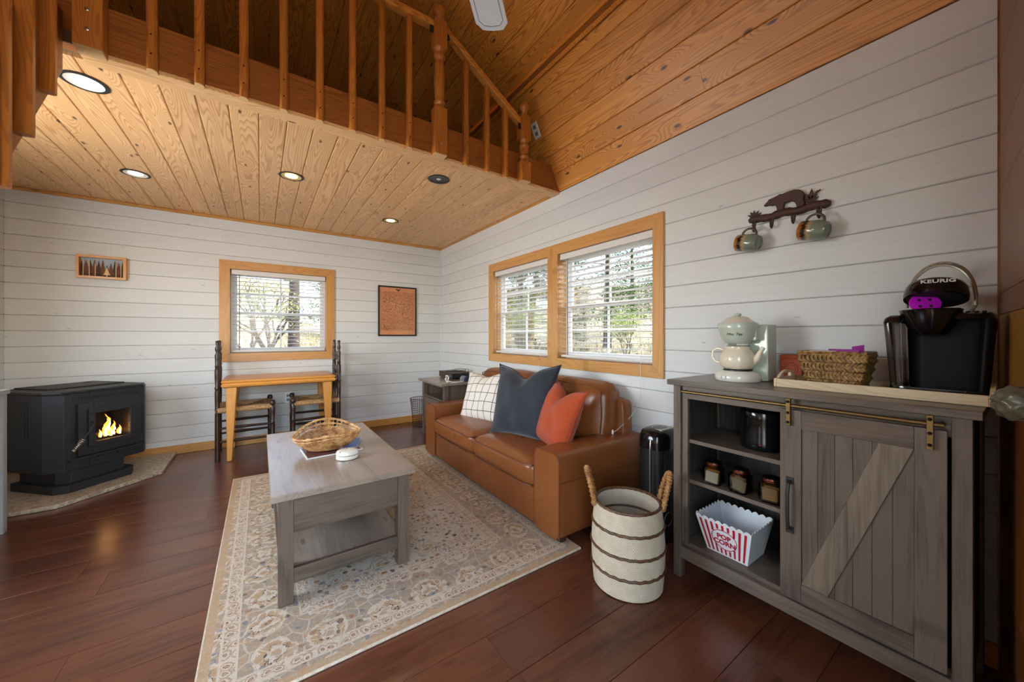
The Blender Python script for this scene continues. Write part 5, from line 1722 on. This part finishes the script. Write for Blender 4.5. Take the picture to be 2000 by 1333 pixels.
ty2 = thing('wooden_tray', 'pale wooden serving tray with raised handle ends on the cabinet', 'tray', (1.80, .33, KZ))
X0, X1, Y0, Y1 = 1.70, 1.925, .064, .60
bx('floor', 'tray_wood', ty2, X0 + .008, X1 - .008, Y0 + .01, Y1 - .01, .9175, .925, .0008)
bx('long_side', 'tray_wood', ty2, X0, X0 + .010, Y0 + .010, Y1 - .010, .9175, .950, .002)
bx('long_side', 'tray_wood', ty2, X1 - .010, X1, Y0 + .010, Y1 - .010, .9175, .950, .002)
def tray_end(y0, y1):
    xs = [X0 + (X1 - X0) * i / 24 for i in range(25)]
    def top(x):
        f = (x - X0) / (X1 - X0)
        return .950 + .030 * (math.sin(math.pi * min(1, max(0, (f - .12) / .76))) ** .8)
    prof = [(x, .9175) for x in (X0, X1)] + [(x, top(x)) for x in xs[::-1]]
    # handle hole: the end is built of a lower and an upper strip with a gap
    xa, xb = X0 + .075, X1 - .075
    lowp = [(X0, .9175), (X1, .9175), (X1, .950), (xb, .952), (xa, .952), (X0, .950)]
    MB().prism(lowp, lambda a, b, c: (a, c, b), y0, y1).build('end_board', 'tray_wood', ty2, bevel=.0015)
    for side in (0, 1):
        pts = [x for x in xs if (x <= xa if side == 0 else x >= xb)]
        if side == 0: pts = pts + [xa]
        else: pts = [xb] + pts
        pl = [(pts[0], .9495), (pts[-1], .9495)] + [(x, max(top(x), .9505)) for x in pts[::-1]]
        MB().prism(pl, lambda a, b, c: (a, c, b), y0, y1).build('end_shoulder', 'tray_wood', ty2, smooth=30)
    pts = [xa] + [x for x in xs if xa < x < xb] + [xb]
    pl = [(xa, .968), (xb, .968)] + [(x, top(x)) for x in pts[::-1]]
    MB().prism(pl, lambda a, b, c: (a, c, b), y0, y1).build('handle_bar', 'tray_wood', ty2, smooth=30)
tray_end(Y1 - .010, Y1)
tray_end(Y0, Y0 + .010)

tn = thing('orange_tin', 'orange tea tin with a round emblem beside the seagrass basket', 'tin', (1.955, .615, KZ))
bx('can', 'orange_tin', tn, 1.93, 1.985, .575, .657, .9175, 1.022, .004)
bx('lid', 'orange_tin', tn, 1.928, 1.987, .573, .659, 1.020, 1.037, .004)
MB().tube([(1.929, .616 + .026 * math.cos(a), .975 + .026 * math.sin(a)) for a in [2 * math.pi * i / 28 for i in range(28)]], .0012, 5, True).build('emblem_ring', 'tin_print', tn)
MB().tube([(1.929, .616 + .018 * math.cos(a), .975 + .018 * math.sin(a)) for a in [2 * math.pi * i / 28 for i in range(28)]], .0009, 5, True).build('emblem_ring', 'tin_print', tn)
text_mesh('tin_lettering', 'IFY', .013, 'tin_print', tn, (1.9292, .616, .975), (0, -1, 0), (0, 0, 1), .0004)

# seagrass basket: braided strands on a tapered rectangle
sg = thing('seagrass_basket', 'braided seagrass basket holding purple packets on the tray', 'basket', (1.815, .435, .925))
glo = [(1.765, .362), (1.872, .362), (1.872, .500), (1.765, .500)]
ghi = [(1.748, .338), (1.888, .338), (1.888, .532), (1.748, .532)]
def gper(f, h):
    """rounded rectangle perimeter point at fraction f, height h 0..1"""
    e = int(f * 4) % 4
    g = f * 4 - int(f * 4)
    a = lerp2(glo[e], glo[(e + 1) % 4], g)
    b = lerp2(ghi[e], ghi[(e + 1) % 4], g)
    p = lerp2(a, b, h)
    return Vector((p[0], p[1], .9265 + .128 * h))
MB().hexa([gper(i / 4, .0) for i in range(4)], [gper(i / 4, .02) for i in range(4)]).build('woven_base', 'seagrass', sg)
gc = Vector((1.818, .433, 0))
N_ = 132
for r_ in range(4):
    h0 = .11 + r_ * .255
    stt = MB()
    for ph in (0, math.pi / 2, math.pi, 3 * math.pi / 2):
        pts = []
        for i in range(N_):
            f = i / N_
            p = gper(f, h0)
            d_ = (p - gc)
            d_.z = 0
            d_.normalize()
            a = 2 * math.pi * 15 * f + ph
            pts.append(p + d_ * .0058 * math.sin(2 * a) + Vector((0, 0, .0150 * math.sin(a))))
        stt.tube(pts, .0060, 6, True)
    stt.build('braid', 'seagrass', sg, smooth=60)
MB().tube([gper(i / 80, 1.03) for i in range(80)], .0055, 6, True).build('rim', 'seagrass', sg)
def packet(label, mat, loc, rot, w_, h_, nm='snack_packet', grp=None):
    t = thing(nm, label, 'packet', loc, 0, grp, world=False)
    t.rotation_euler = rot
    def f1(s_):
        return lambda u, v: ((u - .5) * w_, s_ * .006 * (1 - (2 * u - 1) ** 2) * (1 - (2 * v - 1) ** 4), v * h_)
    mb = MB().grid(f1(1), 8, 10)
    mb.grid(f1(-1), 8, 10)
    mb.build('pouch', mat, t, smooth=60)
    for z in (0.0, h_):
        MB().box(-w_ / 2, w_ / 2, -.0006, .0006, z - .004, z + .004).build('crimp', mat, t, smooth=0)
    return t
packet('purple packet standing up at the right end of the seagrass basket', 'purple', (1.83, .372, .99), (R(8), R(10), R(60)), .045, .092)
packet('purple packet lying low inside the seagrass basket', 'purple', (1.835, .415, .985), (R(-6), R(0), R(84)), .09, .082)
packet('white packet showing at the seagrass basket rim', 'paper_white', (1.79, .47, .985), (R(4), R(0), R(92)), .08, .075)

# ------------------------------------------------------------ pod coffee machine
M['keurig_body'] = plain('machine_black', (12, 12, 13), .5, spec=.15)
km = thing('pod_coffee_maker', 'black pod coffee machine with its lid open and a purple pod', 'coffee maker', (1.82, .175, .925))
def slab(name, mat, secs, par=km, smooth=40, n=40, ex=.42):
    """stack of rounded sections: (z, x0, x1, y0, y1)"""
    vs, fs = [], []
    for (z, x0, x1, y0, y1) in secs:
        for k in range(n):
            a = 2 * math.pi * k / n
            c_, s_ = math.cos(a), math.sin(a)
            vs.append(((x0 + x1) / 2 + (x1 - x0) / 2 * math.copysign(abs(c_) ** ex, c_), (y0 + y1) / 2 + (y1 - y0) / 2 * math.copysign(abs(s_) ** ex, s_), z))
    m_ = len(secs)
    fs = [tuple(range(n))[::-1], tuple((m_ - 1) * n + k for k in range(n))]
    for j in range(m_ - 1):
        for k in range(n):
            fs.append((j * n + k, j * n + (k + 1) % n, (j + 1) * n + (k + 1) % n, (j + 1) * n + k))
    return MB().add(vs, fs).build(name, mat, par, smooth=smooth)
slab('drip_base', 'black_gloss', [(.9255, 1.735, 1.905, .082, .285), (.935, 1.732, 1.907, .080, .287), (.955, 1.734, 1.905, .080, .285)])
slab('back_body', 'keurig_body', [(.955, 1.795, 1.912, .078, .245), (1.16, 1.79, 1.914, .066, .250), (1.185, 1.795, 1.912, .066, .25)])
slab('side_column', 'keurig_body', [(.955, 1.742, 1.90, .080, .098), (1.16, 1.738, 1.90, .064, .090), (1.175, 1.745, 1.90, .066, .09)], ex=.6)
tk = slab('water_tank', 'tank', [(.955, 1.748, 1.90, .2405, .282), (1.165, 1.742, 1.90, .2405, .298)], ex=.35)
slab('tank_lid', 'black_gloss', [(1.165, 1.740, 1.902, .2405, .300), (1.180, 1.745, 1.90, .242, .296), (1.19, 1.76, 1.89, .244, .285)], par=tk)
slab('shoulder', 'black_gloss', [(1.172, 1.742, 1.912, .064, .24), (1.188, 1.748, 1.91, .068, .24), (1.194, 1.77, 1.90, .075, .238)])
for i, y_ in enumerate((.085, .100, .116)):
    MB().lathe([(.006, 1.193), (.006, 1.196), (.003, 1.197)], 12, (1.775, y_, 0), None, 1, .8).build('button', 'screw', km)
hc = (1.772, .192)
hdp = MB().lathe([(.022, 1.122), (.036, 1.125), (.052, 1.152), (.066, 1.190), (.069, 1.204), (.063, 1.207), (.056, 1.196), (.048, 1.192), (.01, 1.191)], 36, (hc[0], hc[1], 0)).build('brew_head', 'black_gloss', km, smooth=45)
pd = thing('coffee_pod', 'purple coffee pod sitting in the open coffee machine', 'coffee pod', (hc[0] + .002, hc[1], 1.212))
pdir = Euler((0, R(-62), R(20))).to_matrix()
pt = lambda p: pdir @ p
MB().lathe([(.020, -.030), (.026, -.008), (.036, .0), (.036, .002), (.031, .003)], 28, (hc[0] + .004, hc[1] + .012, 1.226), pt).build('pod_cup', 'pod', pd, smooth=40)
for i in range(4):
    a = R(45 + 90 * i)
    MB().lathe([(.0045, .0032), (.0045, .0042)], 10, (hc[0] + .004, hc[1] + .012, 1.226), lambda p, a=a: pt(p + Vector((.017 * math.cos(a), .017 * math.sin(a), 0)))).build('pod_hole', 'black_matt', pd)
# open lid tipped back behind the head
lt = Euler((0, R(20), 0)).to_matrix()
lc = (1.818, .186, 1.258)
LL = lambda p: lt @ p
ldk = MB().lathe([(.071, -.020), (.072, -.010), (.069, .016), (.062, .031), (.044, .040), (.012, .043)], 36, lc, LL).build('lid', 'black_gloss', km, smooth=50)
MB().lathe([(.064, -.0205), (.030, -.0206), (.02, -.0207)], 28, lc, LL).build('lid_underside', 'black_matt', ldk)
hpth = []
for i in range(29):
    a = math.pi * i / 28
    hpth.append((1.86 + .018 * math.sin(a), .180 + .074 * math.cos(a), 1.222 + .140 * math.sin(a) ** .8))
for dx in (-.007, .009):
    MB().tube([(x + dx, yy, z + dx * .6) for x, yy, z in hpth], .0042, 8).build('silver_handle', 'silver_paint', ldk)
mbz = MB()
for i in range(0, 28):
    p, q = hpth[i], hpth[i + 1]
    dd = .006 if i % 2 else -.004
    mbz.tube([(p[0] - dd, p[1], p[2] + (.004 if i % 2 else -.004)), (q[0] + dd, q[1], q[2] + (-.004 if i % 2 else .004))], .0016, 4)
mbz.build('handle_lattice', 'silver_paint', ldk)
MB().tube([(1.86, .180 - .074, 1.224), (1.85, .115, 1.20), (1.84, .12, 1.19)], .006, 8).build('handle_pivot', 'silver_paint', ldk)
text_mesh('brand_lettering', 'KEURIG', .0165, 'paper_white', km, tuple(Vector(lc) + LL(Vector((-.0715, -.012, .012)))), (0.14, -1, 0), tuple(LL(Vector((.12, 0, 1)))), .0012, width=1.3, bold=.0004)

# ------------------------------------------------------------ bear coat rack and mugs on the wall
rk = thing('bear_hook_rack', 'brown cast-iron hook rack with a bear walking on a log', 'hook rack', (2.03, .66, 1.70))
WX = XR
def wpt(y_, z, d_): return (WX - d_, y_, z)
lp = []
for i in range(20):
    f = i / 19
    lp.append(wpt(.822 - .318 * f, 1.700 + .004 * math.sin(f * 17), .012))
MB().tube(lp, [.010] + [.0185 + .0022 * math.sin(i * 2.3) for i in range(18)] + [.011], 10).build('log', 'rust_iron', rk, smooth=60)
bear = [(.757, 1.757), (.752, 1.763), (.738, 1.776), (.734, 1.784), (.729, 1.783), (.722, 1.784), (.705, 1.788), (.690, 1.794), (.676, 1.792), (.655, 1.796), (.632, 1.797), (.612, 1.790), (.597, 1.775), (.593, 1.757), (.597, 1.74), (.590, 1.722), (.600, 1.712), (.622, 1.712), (.628, 1.735), (.642, 1.748), (.668, 1.746), (.672, 1.73), (.672, 1.714), (.700, 1.713), (.702, 1.735), (.708, 1.748), (.722, 1.748), (.737, 1.755), (.748, 1.752)]
mb = MB().prism(bear, lambda a, b, c: wpt(a, b, c), .004, .022)
mb.build('bear', 'rust_iron', rk, bevel=.006, seg=3)
def leaf(y_, z, an, L, par=rk):
    c_, s_ = math.cos(an), math.sin(an)
    pl = [(0, 0), (L * .4, L * .2), (L, 0), (L * .4, -L * .2)]
    MB().prism([(y_ + p * c_ - q * s_, z + p * s_ + q * c_) for p, q in pl], lambda a, b, c: wpt(a, b, c), .006, .013).build('oak_leaf', 'rust_iron', par, bevel=.002)
for an in (60, 90, 125, 155, 30):
    leaf(.800, 1.715, R(an), .036)
for an, L in ((70, .05), (95, .062), (120, .055), (45, .035), (150, .035)):
    leaf(.575, 1.722, R(an), L)
MB().tube([wpt(.585, 1.725, .01), wpt(.560, 1.755, .01), wpt(.537, 1.768, .012)], .003, 6).build('twig', 'rust_iron', rk)
for y_ in (.796, .720, .634, .540):
    MB().tube([wpt(y_ + .010, 1.694, .012), wpt(y_ + .009, 1.668, .010), wpt(y_ + .006, 1.650, .016), wpt(y_, 1.641, .024), wpt(y_ - .006, 1.650, .032), wpt(y_ - .009, 1.668, .034), wpt(y_ - .010, 1.684, .033)], .0042, 8).build('hook', 'rust_iron', rk)

def mug_mat():
    t = NT('glazed_mug')
    v = t.co('X', False)
    sp_ = t.n('SeparateXYZ', {0: v})
    drip = t.math('MULTIPLY', t.noise(t.sc3(v, 240, 240, 12), 1.0, 2), .018)
    z = t.math('ADD', sp_.outputs[2], t.math('SUBTRACT', drip, .009))
    zz = t.math('DIVIDE', t.math('ADD', z, .05), .10)
    col = t.ramp(zz, [(0, lin((112, 122, 106))), (.44, lin((120, 130, 112))), (.54, lin((168, 152, 114))), (.64, lin((150, 124, 82))), (.68, lin((40, 28, 24))), (.80, lin((52, 30, 22))), (.85, lin((150, 88, 28))), (1, lin((170, 104, 40)))])
    t.p(color=col, rough=.15, coat=.4)
    return t.m
M['mug_body'] = mug_mat()
def mug(label, y_, yaw):
    t = thing('stoneware_mug', label, 'mug', (WX - .062, y_, 1.580), 0, 'hanging mugs', world=False)
    # axis of the mug is tipped: rim towards far left, foot towards the camera
    t.rotation_euler = (R(-78), 0, yaw)
    rr_ = .042
    MB().shell([(.026, -.052), (.034, -.050), (.041, -.035), (.043, 0), (.0425, .045), (.041, .0475), (.039, .045), (.0395, 0), (.037, -.034), (.03, -.045), (.0, -.046), (.0, -.049), (.024, -.049)], 36).build('cup', 'mug_lift', t, smooth=50)
    hp_ = [(0, -.040 - .030 * math.sin(a), .033 * math.cos(a) + .003) for a in [math.pi * i / 18 for i in range(19)]]
    MB().tube([(x, y2, z) for x, y2, z in hp_], .0052, 8).build('handle', 'jute_glaze', t, smooth=60)
    return t
M['jute_glaze'] = plain('mug_handle_glaze', (84, 62, 44), .2)
def lift(mat):
    # the glaze ramp runs from the foot (z = -0.05) to the rim
    t = mat.node_tree
    return mat
M['mug_lift'] = M['mug_body']
mug('green and brown glazed mug on the left hook of the bear rack', .806, R(-6))
mug('green and brown glazed mug on the right hook of the bear rack', .548, R(-6))
# ------------------------------------------------------------ outside: hillside, trees, rocks, a neighbour's house
def ground_z(x, y):
    d_ = max(0.0, math.hypot(max(0, x - 2.3), max(0, y - 4.9)) - 1.5)
    return -.45 + .175 * d_ + .10 * math.sin(x * .9 + 1) * math.sin(y * .7) * min(1, d_ / 3) + .5 * math.sin(x * .21 + y * .17) * min(1, d_ / 10)
def gmat():
    t = NT('dry_hillside')
    v = t.co('X', False)
    n1 = t.noise(v, .9, 6, .7)
    n2 = t.noise(v, 7, 4, .7)
    c = t.ramp(n1, [(.3, lin((82, 70, 54))), (.45, lin((150, 130, 98))), (.6, lin((176, 158, 128))), (.75, lin((104, 96, 70)))])
    c = t.mix(t.step(n2, .5, .62), c, lin((58, 50, 40)))
    t.p(color=c, rough=.95, spec=.1, normal=t.bump(n2, .8, .08))
    return t.m
M['hill'] = gmat()
gm = MB()
NX = 70
xs = [-22 + 72 * (i / NX) for i in range(NX + 1)]
ys = [-12 + 62 * (i / NX) for i in range(NX + 1)]
gm.grid(lambda u, v: (-22 + 72 * u, -12 + 62 * v, ground_z(-22 + 72 * u, -12 + 62 * v)), NX, NX)
g_ = gm.build('ground', 'hill', None, smooth=60)
g_['kind'] = 'structure'
M['bark'] = speckle('bark', (62, 50, 44), .9, .5, 14, .8, dist=.02)
M['bark_pale'] = speckle('bark_pale', (112, 98, 86), .9, .3, 14, .5, dist=.02)
def leafmat(name, a, b):
    t = NT(name)
    v = t.co('X', True)
    t.p(color=t.mix(t.noise(v, 1.6, 3), lin(a), lin(b)), rough=.8, spec=.1)
    return t.m
M['needles'] = leafmat('needles', (44, 62, 34), (96, 112, 60))
M['needles_blue'] = leafmat('needles_blue', (52, 70, 62), (96, 116, 104))
M['spring_leaf'] = leafmat('spring_leaf', (128, 142, 66), (178, 182, 108))
def leaves(mb, rr, c, r_, n, size):
    vs, fs = [], []
    for i in range(n):
        d_ = Vector((rr.gauss(0, 1), rr.gauss(0, 1), rr.gauss(0, 1)))
        p = Vector(c) + Vector((d_.x * r_[0], d_.y * r_[1], d_.z * r_[2])) * .5
        a = Vector((rr.uniform(-1, 1), rr.uniform(-1, 1), rr.uniform(-.6, .6))).normalized() * size * rr.uniform(.6, 1.3)
        b = Vector((rr.uniform(-1, 1), rr.uniform(-1, 1), rr.uniform(-1, 1))).normalized() * size * .35
        o = len(vs)
        vs += [p - a * .5 - b * .4, p + a * .5, p + b * .8]
        fs.append((o, o + 1, o + 2))
    mb.add(vs, fs)
def pine_tree(label, x, y, h_, r_, seed, mat='needles', grp='pines on the hillside', n=34, low=.12):
    rr = random.Random(seed)
    z = ground_z(x, y)
    t = thing('pine_tree', label, 'tree', (x, y, z), 0, grp)
    MB().tube([(x, y, z - .1), (x + .05, y, z + h_ * .5), (x + .02, y + .05, z + h_ * .98)], [.035 * h_ * .62, .022 * h_ * .6, .01], 9).build('trunk', 'bark', t, smooth=60)
    br, fo = MB(), MB()
    for i in range(n):
        f = low + (1 - low) * (i + rr.random()) / n
        a = rr.uniform(0, 2 * math.pi)
        L = r_ * (1 - f) ** .75 * rr.uniform(.6, 1.1) + .15
        p0 = Vector((x, y, z + h_ * f))
        p1 = p0 + Vector((math.cos(a) * L, math.sin(a) * L, -.06 * L + .25 * f))
        br.tube([p0, (p0 + p1) / 2 + Vector((0, 0, .06)), p1], [.022, .014, .006], 4)
        for k in range(4):
            q = p0.lerp(p1, .25 + .25 * k)
            leaves(fo, rr, q, (.42 * (.5 + L * .35), .42 * (.5 + L * .35), .26), 50, .13)
    br.build('branches', 'bark', t)
    o = fo.build('needles', mat, t, smooth=0)
    o['kind'] = 'stuff'
    return t
def bare_tree(label, x, y, h_, seed, leaf=0, mat='bark_pale'):
    rr = random.Random(seed)
    z = ground_z(x, y)
    t = thing('leafing_tree', label, 'tree', (x, y, z), 0, 'leafing trees outside the windows')
    br, fo = MB(), MB()
    def grow(p, d_, L, r_, dep):
        q = p + d_ * L
        mid = (p + q) / 2 + Vector((rr.uniform(-1, 1), rr.uniform(-1, 1), 0)) * L * .06
        br.tube([p, mid, q], [r_, r_ * .85, r_ * .65], 6 if dep < 2 else 4)
        if dep >= 2 and leaf:
            leaves(fo, rr, q, (.35, .35, .3), leaf, .07)
        if dep < 4:
            for k in range(3 if dep < 2 else 2):
                nd = (d_ + Vector((rr.uniform(-.8, .8), rr.uniform(-.8, .8), rr.uniform(-.1, .5)))).normalized()
                grow(q.lerp(p, rr.uniform(0, .35)), nd, L * rr.uniform(.55, .8), r_ * .6, dep + 1)
    for k in range(3):
        grow(Vector((x, y, z - .05)), Vector((rr.uniform(-.35, .35), rr.uniform(-.3, .3), 1)).normalized(), h_ * .32, .045 * h_ / 3, 0)
    br.build('branches', mat, t, smooth=60)
    if leaf:
        o = fo.build('young_leaves', 'spring_leaf', t, smooth=0)
        o['kind'] = 'stuff'
    return t
# seen through the back window
zt = ground_z(.60, 9.4)
tk_ = thing('tall_pine_tree', 'thick dark pine trunk standing outside the back window', 'tree', (.60, 9.4, zt))
MB().tube([(.60, 9.4, zt - .1), (.62, 9.4, zt + 2.2), (.58, 9.42, zt + 6)], [.125, .10, .08], 14).build('trunk', 'bark', tk_, smooth=60)
for i in range(10):
    a = i * 2.4
    MB().tube([(.6, 9.4, zt + 2.6 + i * .33), (.6 + math.cos(a) * 1.2, 9.4 + math.sin(a) * 1.2, zt + 2.8 + i * .33)], [.03, .01], 5).build('branch', 'bark', tk_)
bare_tree('forked leafing tree left of the dark trunk outside the back window', -.12, 8.8, 3.0, 11, 7, 'bark')
bare_tree('thin leafing tree far behind the trunk on the hillside', -1.2, 13.5, 4.5, 12, 22)
pine_tree('young pine on the slope right of the dark trunk outside the back window', 2.4, 15.0, 3.2, 1.2, 21)
# seen through the side windows
for i, (x, y, h_, r_, mt, lb_) in enumerate((
        (8.2, 11.3, 6.5, 1.7, 'needles', 'green pine at the left in the far side window'),
        (7.2, 8.2, 5.6, 1.5, 'needles', 'dark green pine between the two side windows'),
        (10.3, 8.8, 7.5, 1.8, 'needles', 'tall dark pine at the left in the near side window'),
        (14.6, 11.0, 6.0, 1.7, 'needles', 'lower pine in the middle of the near side window'),
        (12.2, 6.3, 7.6, 1.6, 'needles_blue', 'bluish pine at the right in the near side window'),
        (20.0, 13.0, 5.5, 2.0, 'needles', 'distant pine on the ridge behind the near side window'),
        (13.5, 17.0, 6.5, 2.2, 'needles', 'distant pine on the ridge behind the far side window'))):
    pine_tree(lb_, x, y, h_, r_, 40 + i, mt)
bare_tree('brushy leafing tree in the far side window', 5.6, 7.4, 2.6, 61, 14)
bare_tree('low brush on the slope in the near side window', 8.6, 6.7, 1.8, 62, 10)
rr = random.Random(77)
def rock(x, y, s_, k):
    z = ground_z(x, y)
    t = thing('field_rock', ROCKS[k], 'rock', (x, y, z - s_ * .15), 0, 'rocks on the slope', world=False)
    sd_ = rr.uniform(0, 9)
    def f(u, v):
        a, b = 2 * math.pi * u, math.pi * v
        r_ = s_ * (.75 + .18 * math.sin(3 * a + sd_) * math.sin(2 * b) + .12 * math.sin(5 * a + 4 * b + sd_))
        return (r_ * math.sin(b) * math.cos(a) * 1.3, r_ * math.sin(b) * math.sin(a), r_ * math.cos(b) * .7)
    MB().grid(f, 14, 8, True).build('stone', 'stone', t, smooth=30)
M['stone'] = speckle('field_stone', (140, 134, 124), .9, .3, 6, .5, dist=.03)
ROCKS = ['pale rock on the slope just left of the dark trunk', 'broad rock at the foot of the dark trunk', 'pale rock right of the dark trunk', 'small rock low in the back window', 'boulder low in the far side window', 'boulder on the slope in the near side window', 'flat rock low in the near side window', 'small rock beside the low brush']
for k, (x, y, s_) in enumerate(((.1, 8.0, .28), (.75, 8.3, .32), (1.25, 9.8, .38), (.3, 7.0, .2), (5.0, 6.6, .35), (7.6, 6.2, .4), (6.2, 4.6, .3), (8.4, 5.6, .25))):
    rock(x, y, s_, k)
hz = ground_z(2.9, 22) - .3
nb = thing('neighbour_house', 'white neighbouring house up the slope behind the back window', 'building', (2.9, 22.5, hz))
bx('wall', 'white_pvc', nb, 1.4, 6.4, 21, 25, hz, hz + 2.9, 0)
nw = bx('window', 'cable_grey', nb, 2.55, 3.45, 20.95, 21.0, hz + .9, hz + 2.0, 0)
bx('pane', 'black_gloss', nw, 2.62, 3.38, 20.93, 20.955, hz + .97, hz + 1.93, 0)
MB().prism([(1.1, hz + 2.9), (6.7, hz + 2.9), (3.9, hz + 4.3)], lambda a, b, c: (a, c, b), 20.7, 25.3).build('roof', 'iron', nb, smooth=0)
gr = MB()
rr = random.Random(8)
for i in range(9000):
    if i % 2:
        x, y = rr.uniform(3.2, 15), rr.uniform(1.5, 14)
    else:
        x, y = rr.uniform(-3, 4), rr.uniform(5.5, 16)
    if 'x' and x < 2.6 and y < 5.2: continue
    z = ground_z(x, y)
    h_ = rr.uniform(.06, .2)
    a = rr.uniform(0, 6.28)
    dx, dy = math.cos(a) * .018, math.sin(a) * .018
    gr.add([(x - dx, y - dy, z - .02), (x + dx, y + dy, z - .02), (x + rr.uniform(-.06, .06), y + rr.uniform(-.06, .06), z + h_)], [(0, 1, 2)])
M['dry_grass'] = leafmat('dry_grass', (176, 158, 112), (128, 112, 76))
go = gr.build('dry_grass', 'dry_grass', None, smooth=0)
tag(go, 'dry straw-coloured grass covering the hillside outside', 'grass', kind='stuff')
